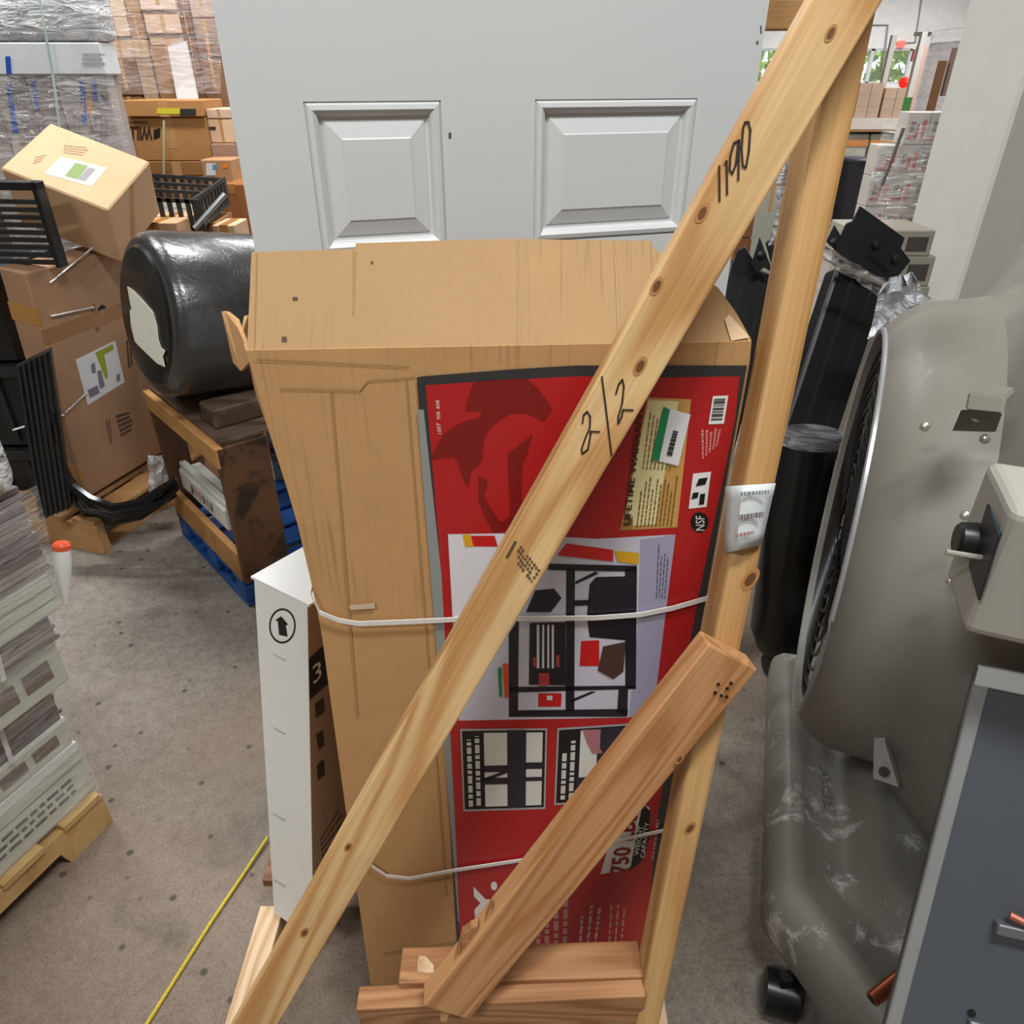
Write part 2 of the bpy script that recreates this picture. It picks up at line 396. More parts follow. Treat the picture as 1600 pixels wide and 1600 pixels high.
for (u0, u1) in ((lx0, lx1), (rx0, rx1)):
    for (z0, z1) in rows:
        mb = MB(); o = []
        for (i, d) in prof:
            o.append([DL + du * u + V((0, 0, z)) + dn * d for u, z in ((u0 + i, z0 + i), (u1 - i, z0 + i), (u1 - i, z1 - i), (u0 + i, z1 - i))])
        for r_, q_ in zip(o, o[1:]):
            for k in range(4): mb.add([r_[k], r_[(k + 1) % 4], q_[(k + 1) % 4], q_[k]], [(0, 1, 2, 3)])
        mb.poly(o[-1]); dbox(mb, u0, u1, z0, z1, -.045, -.02); mb.build('door_panel', DOORM, dt, recalc=False)
prs(dpl, [rect(701, 207, 705, 216), rect(1188, 40, 1190, 52), rect(1182, 64, 1185, 69)], ink('#55544f'), dt, name='scuff_mark')

# ================================================================== big carton with the red label
kx = (.878 - .824) / (1.576 - .155)
cpl = Plane((0, .824, .155), (0, -1, kx))
KRAFT = card('#bd9262', .10); KRAFT_T = card('#ab8a62', .08, (1, 0, 0), .40)
Lt = [(548, 385), (565, 390), (750, 445), (820, 466), (940, 494), (1000, 505), (1120, 521), (1300, 546), (1450, 567), (1540, 580)]
Rt = [(530, 1176), (590, 1166), (930, 1104), (1270, 1043), (1535, 1013)]
Ot = [(548, 360), (652, 382), (750, 420), (824, 449), (947, 494)]
carton = thing('shelving_carton', 'tall brown cardboard carton with a big red printed label and open top flap', 'carton', cpl.at(800, 1540))
ys = [548, 565, 600, 650, 700, 750, 820, 880, 940, 1000, 1060, 1120, 1210, 1300, 1380, 1450, 1540]
mb = MB(); rowsF = []
for y in ys:
    Lp, Rp = cpl.at(interp(Lt, y), y), cpl.at(interp(Rt, y), y if y > 548 else 534)
    Lp = Lp + V((0, .0028, 0)); Rp = Rp + V((0, .0028, 0))
    if y < 947: q = at(interp(Ot, y), y, Lp.y + .10); q.z = Lp.z; Lb = q + V((.012, .05, 0))
    else: Lb = Lp + V((.004, .15, 0))
    mid = []
    for k in (.12, .22, .34):
        mid.append(Lp.lerp(Rp, k))
    rowsF.append([Lb, (Lb + Lp) / 2 + V((-.006 if y < 900 else 0, 0, 0)), Lp] + mid + [Rp, Rp + V((0, .08, 0)), Rp + V((-.004, .15, 0)), Lb + V((.03, .02, 0)), Lb])
mb.grid(rowsF); mb.f.append(tuple(range((len(ys) - 1) * 11, len(ys) * 11 - 1)))
mb.build('carton_body', KRAFT, carton, solid=.004)
zt_ = rowsF[0][2]
fpl = Plane(zt_, (0, -1, 1))
def fp(x, y): return fpl.at(x, y)
flap = [(386, 548), (960, 549), (1060, 545), (1174, 531), (1150, 488), (1122, 449), (1075, 420), (1020, 388), (1018, 376), (900, 375), (800, 373), (680, 376), (556, 380), (555, 389), (393, 394)]
MB().prism([fp(*p) for p in flap], -fpl.n * .005).build('top_flap', KRAFT_T, carton)
MB().prism([fpl.at(1139, 492, .001), fpl.at(1172, 528, .001), fpl.at(1142, 533, .001), fpl.at(1132, 500, .001)], fpl.n * .001).build('torn_edge', card('#d3b591'), carton)
prs(fpl, [rect(457, 464, 465, 469), rect(440, 526, 448, 534), rect(579, 408, 583, 412)], ink('#4a3216'), carton, .001, 'puncture')
prs(fpl, [[(808, 376), (811, 376), (813, 545), (809, 545)], [(551, 392), (556, 392), (553, 490), (551, 490)], [(400, 396), (402, 396), (398, 546), (396, 546)], [(960, 400), (963, 400), (970, 548), (967, 548)]], ink('#9c7443'), carton, .0012, 'crease')
side = [(346, 487, .985), (353, 488, .98), (368, 500, .955), (373, 515, .935), (384, 540, .90), (389, 566, .885), (376, 580, .93), (364, 566, .965)]
MB().prism([at(x, y, d) for x, y, d in side], (.004, .003, 0)).build('side_flap', KRAFT, carton)
LBL = [carton]
def lab(pts, m, e=.002, n='print'): return pr(cpl, pts, m, LBL[0], e, n)
RED, DRED, GREY = ink('#b01f20', .38), ink('#7f1715', .38), ink('#343434', .4)
lab([(651, 590), (660, 588), (800, 577), (900, 571), (1060, 571), (1167, 571), (1100, 945), (1041, 1270), (1014, 1528), (850, 1532), (717, 1530), (699, 1200), (675, 900)], GREY, .0016, 'label_border')
lab([(652, 640), (662, 640), (690, 900), (712, 1180), (722, 1440), (716, 1440), (697, 1200), (673, 900)], ink('#8f9492', .3), .0019, 'label_border')
lab([(665, 602), (750, 596), (900, 588), (1030, 590), (1156, 588), (1148, 660), (1092, 930), (1028, 1270), (1003, 1524), (850, 1531), (721, 1529), (712, 1300), (690, 900)], RED, .0022, 'red_label'); LBL[0] = bpy.data.objects['red_label']
z1 = lambda x, y: (660 + x / 6.667, 590 + y / 6.667)
lab([z1(*p) for p in [(540, 45), (800, 25), (1090, 10), (1200, 110), (1320, 270), (1350, 340), (1290, 430), (1255, 462), (1160, 400), (1060, 370), (930, 370), (820, 430), (720, 510), (660, 610), (635, 700), (630, 830), (600, 900), (505, 980), (480, 1140), (440, 1100), (400, 990), (360, 860), (310, 830), (200, 835), (90, 862), (100, 790), (220, 590), (320, 510), (430, 460), (590, 420), (625, 350), (520, 345), (455, 350), (450, 300), (500, 140)]], DRED, .0026, 'emblem')
lab([z1(*p) for p in [(1150, 590), (1090, 800), (1040, 920), (1035, 1300), (890, 1590), (740, 1620), (620, 1380), (585, 1280), (580, 1020), (680, 1080), (660, 1180), (640, 1220), (690, 1330), (800, 1490), (840, 1500), (915, 1440), (885, 800), (1010, 700)]], DRED, .0026, 'emblem')
TXT = ink('#e6dcd4')
for s, a, b, c in (('1007', (690, 678), (688, 661), (684, 678)), ('706', (689, 656), (687, 643), (683, 656)), ('406', (688, 640), (686, 625), (682, 640))): text(cpl, s, a, b, c, TXT, LBL[0], .003)
wq = [(1012, 621), (1080, 624), (1058, 824), (969, 829)]
lab(wq, ink('#c99a55', .3), .0026, 'warranty_panel'); lab([quadmap(wq, .03, .02), quadmap(wq, .72, .02), quadmap(wq, .6, .97), quadmap(wq, .03, .97)], ink('#e6dda4', .3), .003, 'warranty_panel')
lab([(975, 805), (990, 806), (988, 826), (970, 828)], ink('#a97f3e', .3), .003)
text(cpl, 'LIFETIME WARRANTY', (984, 820), (1008, 620), (974, 820), ink('#3a2c12'), LBL[0], .0038, bold=.015)
textbars(cpl, [(1016, 632), (1066, 634), (1050, 736), (1002, 735)], 8, ink('#8b7440'), LBL[0], .0036, fill=.35)
textbars(cpl, [(1003, 745), (1062, 743), (1052, 822), (993, 824)], 10, ink('#7a5a2c'), LBL[0], .0036, fill=.35)
sq = [(1040, 636), (1079, 648), (1060, 728), (1018, 718)]
lab(sq, ink('#e4e6e8', .3), .0042, 'barcode_sticker'); lab([(1037, 635), (1047, 640), (1030, 720), (1018, 718)], ink('#1f8a55', .3), .0045, 'barcode_sticker')
textbars(cpl, [(1054, 656), (1065, 658), (1051, 714), (1039, 711)], 1, ink('#333338'), LBL[0], .005, fill=.7, name='barcode')
bq = [(1114, 619), (1138, 618), (1131, 662), (1107, 663)]
lab(bq, WHITE, .0028, 'barcode_box')
prs(cpl, [subq(bq, .12, t, .85, t + h) for t, h in ((.1, .05), (.18, .1), (.33, .03), (.42, .08), (.55, .04), (.64, .1), (.8, .06))], ink('#4b4b4b'), LBL[0], .0034, 'barcode')
textbars(cpl, [(1094, 668), (1130, 665), (1122, 695), (1096, 720)], 5, ink('#d98a88'), LBL[0], .003)
lab([(1083, 740), (1111, 737), (1104, 792), (1076, 795)], WHITE, .0028, 'pictogram'); prs(cpl, [[(1092, 748), (1106, 746), (1102, 757), (1087, 760)], [(1083, 770), (1092, 769), (1090, 778), (1080, 780)], [(1094, 772), (1102, 771), (1100, 788), (1092, 789)]], BLACK, LBL[0], .0034, 'pictogram')
lab([(1093 + 14 * math.cos(t), 816 + 16 * math.sin(t)) for t in [k * .3927 for k in range(16)]], BLACK, .0028, 'round_seal')
text(cpl, 'NSF', (1101, 829), (1101, 806), (1087, 829), WHITE, LBL[0], .0036)
# product picture
iq = lambda x, y: (690 + x / 4.1026, 820 + y / 4.1026)
lab([iq(*p) for p in [(40, 60), (380, 55), (1000, 90), (1500, 62), (1445, 500), (1360, 1190), (1200, 1235), (110, 1255), (70, 600)]], ink('#c9c8d4', .35), .0027, 'product_photo')
lab([iq(*p) for p in [(1275, 95), (1500, 62), (1445, 500), (1360, 1190), (1200, 1230), (1255, 700)]], ink('#a39fb8', .35), .003, 'product_photo')
lab([iq(*p) for p in [(45, 65), (400, 60), (330, 500), (120, 1240), (75, 600)]], ink('#dcdbe0', .35), .003, 'product_photo')
prs(cpl, [[iq(*q) for q in p] for p in ([(190, 70), (340, 70), (360, 140), (200, 138)], [(800, 120), (1100, 160), (1100, 235), (740, 195)], [(620, 1080), (770, 1080), (765, 1165), (620, 1165)], [(895, 745), (1010, 740), (1010, 905), (885, 905)])], ink('#c8201f', .35), LBL[0], .0034, 'product_photo')
prs(cpl, [[iq(*q) for q in p] for p in ([(135, 62), (185, 62), (205, 140), (150, 140)], [(1110, 165), (1265, 180), (1260, 255), (1130, 235)])], ink('#d9a51e'), LBL[0], .0036, 'product_photo')
DK = ink('#1d1c26', .35)
prs(cpl, [[iq(*q) for q in p] for p in ([(690, 250), (1250, 262), (1250, 300), (680, 290)], [(800, 280), (855, 280), (850, 1200), (795, 1200)], [(1175, 280), (1252, 270), (1245, 1050), (1178, 1050)], [(430, 700), (495, 600), (490, 1230), (432, 1230)], [(432, 1040), (1245, 1030), (1245, 1052), (432, 1075)], [(432, 1190), (1195, 1180), (1190, 1230), (432, 1230)], [(1135, 1050), (1195, 1050), (1190, 1230), (1125, 1200)], [(855, 365), (985, 300), (1005, 312), (860, 380)], [(850, 485), (950, 480), (950, 515), (850, 520)], [(950, 380), (990, 335), (1180, 330), (1178, 740), (950, 720), (930, 600)], [(565, 630), (795, 625), (795, 1030), (560, 1025)], [(830, 1120), (960, 1068), (990, 1070), (830, 1140)], [(600, 420), (720, 410), (770, 470), (700, 560), (540, 560)])], DK, LBL[0], .0034, 'product_photo')
prs(cpl, [[iq(*q) for q in p] for p in ([(610, 640), (627, 640), (627, 920), (610, 920)], [(645, 640), (658, 640), (658, 920), (643, 920)], [(677, 640), (690, 640), (690, 920), (677, 920)], [(706, 640), (720, 640), (720, 920), (706, 920)], [(675, 1095), (710, 1095), (710, 1125), (675, 1125)])], ink('#cfcfd6'), LBL[0], .0042, 'product_photo')
prs(cpl, [[iq(*q) for q in p] for p in ([(585, 850), (607, 850), (607, 910), (585, 910)], [(733, 835), (757, 835), (755, 912), (735, 912)], [(625, 950), (690, 950), (690, 1030), (622, 1030)])], ink('#a83a40'), LBL[0], .0042, 'product_photo')
lab([iq(*p) for p in [(360, 920), (385, 910), (390, 1105), (370, 1100)]], ink('#1c8a4a'), .0036); lab([iq(*p) for p in [(390, 890), (428, 890), (428, 1110), (405, 1105)]], ink('#e0512a'), .0036)
lab([iq(*p) for p in [(1035, 780), (1180, 750), (1165, 940), (1100, 990), (1000, 935)]], ink('#4a332c'), .004)
textbars(cpl, [iq(*p) for p in [(1385, 110), (1475, 95), (1440, 480), (1370, 480)]], 4, ink('#5f5b74'), LBL[0], .0036, fill=.35)
for q, hand in (([(719, 1139), (855, 1138), (852, 1264), (724, 1268)], 0), ([(871, 1138), (1007, 1129), (1000, 1250), (866, 1258)], 1)):
    lab(q, ink('#a8aaa8'), .0027, 'inset_frame'); lab(subq(q, .02, .025, .98, .975), BLACK, .0031, 'inset_frame')
    lab(subq(q, .27, .05, .95, .95), ink('#dcdcd2'), .0036, 'inset_photo')
    mb = [subq(q, .54, .02, .76, .97), subq(q, .27, .45, .55, .53), subq(q, .27, .6, .55, .68), subq(q, .75, .42, .97, .5), subq(q, .75, .6, .97, .65), [quadmap(q, .27, .6), quadmap(q, .55, .5), quadmap(q, .55, .54), quadmap(q, .27, .64)]] if not hand else [subq(q, .47, .04, .8, .6), subq(q, .24, .66, .9, .86)]
    prs(cpl, mb, ink('#2b2733'), LBL[0], .0042, 'inset_photo')
    textbars(cpl, subq(q, .05, .07, .24, .95), 2, ink('#cfcfc8'), LBL[0], .0042, name='inset_caption')
    if hand:
        lab([quadmap(q, *t) for t in ((.29, .04), (.5, .05), (.5, .3), (.54, .36), (.42, .36), (.35, .22))], ink('#b0727a'), .0046, 'inset_photo')
        prs(cpl, [subq(q, .29, .76, .4, .8), subq(q, .45, .75, .56, .79)], WHITE, LBL[0], .0048, 'inset_photo')
lab([(938, 1366), (975, 1240), (1015, 1262), (1012, 1300), (1000, 1345), (975, 1360)], ink('#dedcd4'), .0027, 'capacity_badge'); lab([(984, 1362), (1004, 1255), (1016, 1268), (1014, 1310), (1004, 1344)], BLACK, .0032, 'capacity_badge')
text(cpl, '750 LBS', (980, 1364), (998, 1270), (952, 1366), ink('#8e1716'), LBL[0], .0038, bold=.02)
text(cpl, 'WEIGHT', (998, 1336), (1006, 1290), (990, 1337), WHITE, LBL[0], .004, bold=.01); text(cpl, 'CAPACITY', (1007, 1340), (1015, 1284), (1000, 1341), WHITE, LBL[0], .004, bold=.01)
text(cpl, 'HUSKY.', (780, 1572), (777, 1377), (747, 1572), ink('#e9e3dc'), LBL[0], .003, bold=.045)
textbars(cpl, [(802, 1400), (893, 1395), (888, 1520), (810, 1520)], 6, ink('#b98a84'), LBL[0], .0028, fill=.5)
textbars(cpl, [(905, 1420), (948, 1400), (930, 1520), (900, 1520)], 3, ink('#c9a6a0'), LBL[0], .0028, fill=.35); textbars(cpl, [(952, 1410), (985, 1395), (972, 1520), (946, 1520)], 3, ink('#b98a84'), LBL[0], .0028, fill=.3)
textbars(cpl, [(1026, 1270), (1034, 1270), (1022, 1345), (1017, 1345)], 1, ink('#c98a84'), LBL[0], .0028)
prs(cpl, [[(634, 592), (636, 592), (700, 1400), (698, 1400)], [(516, 610), (519, 610), (560, 1120), (557, 1120)], [(438, 606), (560, 609), (560, 611), (438, 608)], [(560, 611), (574, 594), (650, 588), (650, 590), (575, 596), (561, 613)], [(398, 560), (640, 572), (640, 574), (398, 562)], [(600, 1490), (722, 1470), (722, 1472), (600, 1493)]], ink('#a8824f', .8), carton, .0006, 'crease')
# straps round the carton
STRAP = plain('#e2e0da', .3, var=.03)
def strap(pts, wd):
    P = [cpl.at(x, y, .0065) for x, y in pts]; a, b = P[0], P[-1]
    P = [a + V((.03, .16, .0)), a + V((-.006, .08, 0))] + P + [b + V((.004, .08, 0)), b + V((-.02, .16, 0))]
    MB().ribbon(P, (0, 0, wd), (0, -.0016, 0)).build('strap', STRAP, carton)
strap([(486, 928), (500, 957), (530, 969), (560, 974), (640, 971), (720, 967), (930, 965), (1000, 960), (1050, 950), (1106, 934)], .0042)
strap([(556, 1330), (585, 1355), (605, 1368), (640, 1372), (712, 1359), (845, 1339), (940, 1318), (1042, 1296)], .0042)
prs(cpl, [[(545, 946), (585, 942), (586, 951), (548, 953)]], ink('#cdb89c'), carton, .003, 'tape_residue')

# ================================================================== wooden crate frame
KL = .2126; fn = V((0, -1, KL)).normalized()
back = Plane((0, .5126, 0), fn)          # plane of the post faces, behind the diagonals
front = Plane(back.p + fn * .038, fn)    # face of the diagonals
crate = thing('crate_frame', 'pale pine crate frame of nailed boards leaning over the big carton', 'crate', (0, .6, 0))
def ext(a, b, s, t): return a + (b - a) * s, a + (b - a) * t
def zcut(a, b, z): return a + (b - a) * ((z - a.z) / (b.z - a.z))
fl, fr = front.at(367, 1600), front.at(434, 1600); gl, gr_ = front.at(1159, 189), front.at(1270, 189)
p0, p1 = (fl + fr) / 2, (gl + gr_) / 2
ax = (p1 - p0).normalized(); wd = ((fr - fl) - ax * (fr - fl).dot(ax)).length; wd2 = ((gr_ - gl) - ax * (gr_ - gl).dot(ax)).length
beam = lumber('diagonal_board', zcut(p0, p1, .07), p1 + ax * .30, gr_ - gl, (wd + wd2) / 2, .037, PINE, crate)
q0, q1 = back.at(1030, 1520), back.at(1287, 280)
post = lumber('post', zcut(q0, q1, .005), zcut(q0, q1, 2.05), (1, 0, 0), .040, .062, wood('#cda46e', '#b4864f', 9), crate, .006)
s0, s1 = front.at(757, 1510), front.at(1122, 1058); sx = (s1 - s0).normalized()
brace = lumber('short_brace', s0 - sx * .12, s1 + sx * .035, (1, 0, -.7), .085, .037, wood('#c69466', '#a87244', 26, .6, 9), crate)
r0, r1 = back.at(700, 1592), back.at(1008, 1578)
lumber('bottom_rail', r0 + (r0 - r1) * .45, r1, (0, 0, 1), .089, .037, PINE_D, crate)
r0, r1 = back.at(620, 1552), back.at(1008, 1541)
lumber('bottom_rail', r0 + V((0, .045, .0)), r1 + V((0, .045, 0)), (0, 1, 0), .06, .03, PINE_D, crate)
lumber('cleat', back.at(655, 1592) + V((0, .03, -.02)), back.at(662, 1548) + V((0, .03, 0)), (1, 0, 0), .03, .03, PALE, crate)
lumber('runner', (-.585, 1.03, .115), (-.585, .3, .115), (1, 0, 0), .058, .11, PALE, crate)
lumber('runner', (.31, 1.6, .11), (.31, .55, .11), (1, 0, 0), .05, .105, PALE, crate)
lumber('slat', (-.62, 1.12, .14), (.34, 1.12, .14), (0, 1, 0), .085, .025, wood('#9a6f52', '#74503a', 12), crate)
lumber('slat', (-.3, .93, .14), (.34, .93, .14), (0, 1, 0), .085, .025, OLDW, crate)
lumber('back_post', at(1222, 420, 1.62) * 1 + V((0, 0, -1.55)), at(1252, 205, 1.62) + V((.02, 0, .35)), (1, 0, 0), .03, .05, TANW, crate)
tp = at(1180, 16, 1.6); lumber('top_rail', tp - V((.9, -.02, 0)), at(1262, 8, 1.62) + V((.05, 0, 0)), (0, 0, 1), .075, .035, TANW, crate)
INKM = ink('#2c2016', .6)
z5 = lambda x, y: (1100 + x / 3.2, y / 3.2)
zl = lambda x, y: (640 + x / 2.963, 560 + y / 2.963)
strokes(front, [[z5(*p) for p in l] for l in ([(78, 1005), (76, 830)], [(116, 972), (113, 805), (106, 820)], [(170, 705), (150, 715), (132, 780), (128, 850), (142, 868), (160, 820), (172, 715), (176, 700), (172, 900)], [(196, 640), (188, 740), (194, 830), (210, 838), (224, 760), (232, 650), (222, 610), (205, 612), (196, 640)])], .0011, INKM, crate)
strokes(front, [[zl(*p) for p in l] for l in ([(800, 300), (806, 262), (822, 246), (836, 268), (834, 322), (812, 372), (796, 420), (800, 442), (826, 420), (838, 350), (836, 338), (880, 340)], [(890, 85), (905, 200), (935, 450)], [(955, 165), (968, 120), (985, 98), (992, 130), (984, 210), (966, 270), (966, 302), (982, 270), (988, 238), (1035, 240)])], .0010, INKM, crate)
za = lambda x, y: (640 + x / 5.714, 820 + y / 5.714)
mbp = []
mbp.append([za(*p) for p in [(935, 145), (960, 150), (880, 300), (855, 290)]])
for i in range(9):
    for j in range(4):
        if random.random() < .8:
            x, y = 985 + i * 20 - j * 20, 185 + i * 26 + j * 32; w_, h_ = random.uniform(14, 24), random.uniform(18, 30)
            mbp.append([za(x, y), za(x + w_, y + 8), za(x + w_ - 4, y + 8 + h_), za(x - 4, y + h_)])
gs = MB()
for p_ in mbp: gs.poly([front.at(x, y, .001) for x, y in p_])
stuff(gs.build('grade_stamp', ink('#5a482f'), crate, recalc=False))
nails = MB()
zn = lambda x, y: (980 + x / 7.27, 960 + y / 7.27)
for (x, y) in [(1180, 785), (1135, 845), (1035, 795), (1000, 890), (1070, 925), (1130, 940)]:
    c_ = front.at(*zn(x, y)); nails.lathe(c_ - fn * .001, fn, [(0, .0024), (.0016, .0024)], 8)
stuff(nails.build('nail_heads', plain('#3a2f28', .4, .6), crate))
def knots(pl, lst):
    for (x, y, r) in lst:
        c_ = pl.at(x, y); q_ = ax; w_ = ax.cross(pl.n)
        for kr, e_, h_ in ((1.5, .0006, '#b07c48'), (.9, .001, '#6a4220')):
            MB().poly([c_ + pl.n * e_ + q_ * (r * kr * 1.5 * math.cos(t)) + w_ * (r * kr * .8 * math.sin(t)) for t in [k * .449 for k in range(14)]]).build('knot', ink(h_, .6), crate, recalc=False)
knots(front, [(1000, 572, .0055), (1026, 447, .005), (1298, 52, .004), (476, 1457, .005), (544, 1323, .004), (1062, 1186, .004), (1097, 333, .005)])
knots(back, [(1078, 1294, .006), (1172, 905, .008)])
# splinters at the split end of the short brace
zs = lambda x, y: (660 + x / 4, 1380 + y / 4)
for poly in ([(245, 330), (300, 290), (285, 420), (220, 560)], [(300, 290), (345, 270), (330, 380), (285, 460)], [(375, 280), (432, 140), (432, 260), (330, 370)], [(245, 345), (160, 600), (110, 860), (150, 870), (240, 600)]):
    MB().prism([front.at(*zs(*p), -.004) for p in poly], -fn * .016).build('splinter', PINE_D, crate)
# paper tag folded over the post
tq = [(1134, 760), (1212, 755), (1190, 851), (1131, 865)]
rows_ = []
for j in range(6):
    rows_.append([back.at(*quadmap(tq, i / 6, j / 5), .004 + .012 * math.sin(i / 6 * 3.1) - (.02 * (1 - i / 2) if i < 2 else 0)) for i in range(7)])
tg = MB().grid(rows_).build('paper_tag', plain('#d9dfdf', .6, var=.02), crate, smooth=True, solid=.0006)
textbars(back, subq(tq, .3, .08, .92, .2), 1, ink('#8e8e94'), tg, .02, False); textbars(back, subq(tq, .3, .42, .92, .58), 1, ink('#7a6a70'), tg, .02, False); textbars(back, subq(tq, .25, .72, .92, .82), 1, ink('#a8787c'), tg, .02, False)

# ================================================================== slim white carton beside it
wc = atz(478, 945, 1.11 - .035); wcorner = at(480, 948, .97)
wt = at(480, 948, .97); wb = at(490, 1470, .93)
up_ = (wt - wb).normalized()
e1 = (at(398, 921, 1.03) - wt); e1 = (e1 - up_ * e1.dot(up_)); wl = e1.length; e1.normalize()
e2 = up_.cross(e1); e2 = e2 if e2.x > 0 else -e2
Lw = (wt - wb).length * 1.0
wbox = thing('slim_white_carton', 'tall slim white carton with a circled arrow leaning left of the big carton', 'carton', wb)
MB().box(wb, e1 * wl, e2 * .26, up_ * Lw).build('carton_body', plain('#f1f1ec', .6, var=.02), wbox)
MB().box(wt + e1 * (-.004) + up_ * .0005, e1 * (wl + .012), e2 * .262, up_ * .005).build('lid_flap', plain('#ececea', .6, var=.01), wbox)
MB().box(wb + e2 * .0 - e1 * .0012, e1 * .001, e2 * .26, up_ * Lw).build('printed_side', card('#a98d76', .08), wbox)
wpl = Plane(wt, up_.cross(e1)); spl = Plane(wt - e1 * .0012, up_.cross(e2))
def ell(cx, cy, rx, ry, t, n=28, rot=.25):
    o_ = []
    for k in range(n):
        a = 2 * math.pi * k / n; x, y = rx * t * math.cos(a), ry * t * math.sin(a)
        o_.append((cx + x * math.cos(rot) - y * math.sin(rot) * .6, cy + x * math.sin(rot) + y * math.cos(rot)))
    return o_
lo_, li_ = ell(441, 978, 21, 28, 1), ell(441, 978, 21, 28, .89)
mb = MB()
for k in range(28): mb.poly([wpl.at(*p, .0008) for p in (lo_[k], lo_[(k + 1) % 28], li_[(k + 1) % 28], li_[k])])
mb.build('circle_mark', BLACK, wbox, recalc=False)
pr(wpl, [(430, 969), (439, 963), (450, 976), (446, 977), (449, 995), (436, 992), (434, 971)], BLACK, wbox, .001, 'arrow_mark')
for (y) in (1022, 1137, 1272, 1375): prs(wpl, [[(426, y), (427, y - 1), (447, y + 10), (446, y + 12)]], ink('#b9b9b2'), wbox, .0008, 'dent_line')
pr(spl, [(483, 1030), (515, 1000), (520, 1062), (484, 1094)], BLACK, wbox, .0008, 'black_panel')
text(spl, '3', (490, 1070), (503, 1058), (488, 1042), WHITE, wbox, .0014)
for q in ([(492, 1100), (506, 1090), (508, 1112), (494, 1122)], [(494, 1148), (505, 1140), (507, 1165), (498, 1172)], [(495, 1196), (506, 1186), (508, 1210), (497, 1220)]):
    pr(spl, q, ink('#3b332d'), wbox, .0008, 'icon_mark')
textbars(spl, [(500, 1310), (540, 1245), (541, 1300), (502, 1345)], 4, ink('#4d433b'), wbox, .0008, False, .3)

# ================================================================== yellow twine, small blocks on the floor
tag(MB().tube([atz(418, 1308, .012), atz(380, 1366, .008), atz(330, 1440, .007), atz(228, 1602, .006), atz(150, 1730, .006)], .0045, 6).build('yellow_twine', plain('#cdb52f', .7, var=.25, scale=300)), 'thin yellow twine stretched across the concrete floor', 'twine')

# ================================================================== flooring cartons on a pallet at the left
us = V((.373, .928, 0)).normalized(); ns = V((.928, -.373, 0)).normalized()
pf = V((-1.155, 1.349, 0))
PALW = wood('#c9a873', '#a88049', 3)
pal = thing('wooden_pallet', 'pale wooden pallet under the flooring cartons at the left edge', 'pallet', pf - us * .5 - ns * .4)
# notched stringer facing the aisle
def notch(o, L, n0):
    pts = [(0, 0), (.14, 0), (.155, .055), (.42, .055), (.435, 0), (.75, 0), (.765, .055), (1.03, .055), (1.045, 0), (1.2, 0), (1.2, .115), (0, .115)]
    return [o - us * a + V((0, 0, b)) for a, b in pts]
for k, off in enumerate((0, .46, .92)): MB().prism(notch(pf - ns * off, 1.2, 0), -ns * .04).build('stringer', PALW, pal)
for i in range(7):
    a = .005 + i * .175
    MB().box(pf - us * a - us * .12 + V((0, 0, .115)) + ns * .01, us * .115, -ns * .98, V((0, 0, .022))).build('deck_board', PALW, pal, bevel=.002)
WRAP = plain('#bfc2b4', .35, var=.10, scale=5); WRAPD = plain('#a7aa9c', .35, var=.1)
SLAT = [plain('#8a7f7c', .45, var=.15, scale=20), plain('#6f6361', .45, var=.15, scale=20), plain('#9b8f88', .45, var=.12, scale=20)]
shift = [(.137, .326, .0, 'c'), (.326, .418, -.003, 'c'), (.418, .551, .008, 's'), (.551, .688, .058, 'c'), (.688, .774, .085, 's'), (.774, .89, .103, 'c'), (.89, 1.105, .130, 's')]
names = {0: 'lowest pale green flooring carton with printed lines on the pallet', 1: 'pale flooring carton with white film, second from the pallet', 3: 'pale flooring carton with three brown window marks', 5: 'pale flooring carton with creased green wrap near the top'}
snames = {2: 'brown plank bundle between the lower flooring cartons', 4: 'purplish grey plank bundle in the middle of the stack', 6: 'grey plank bundle on top of the flooring stack'}
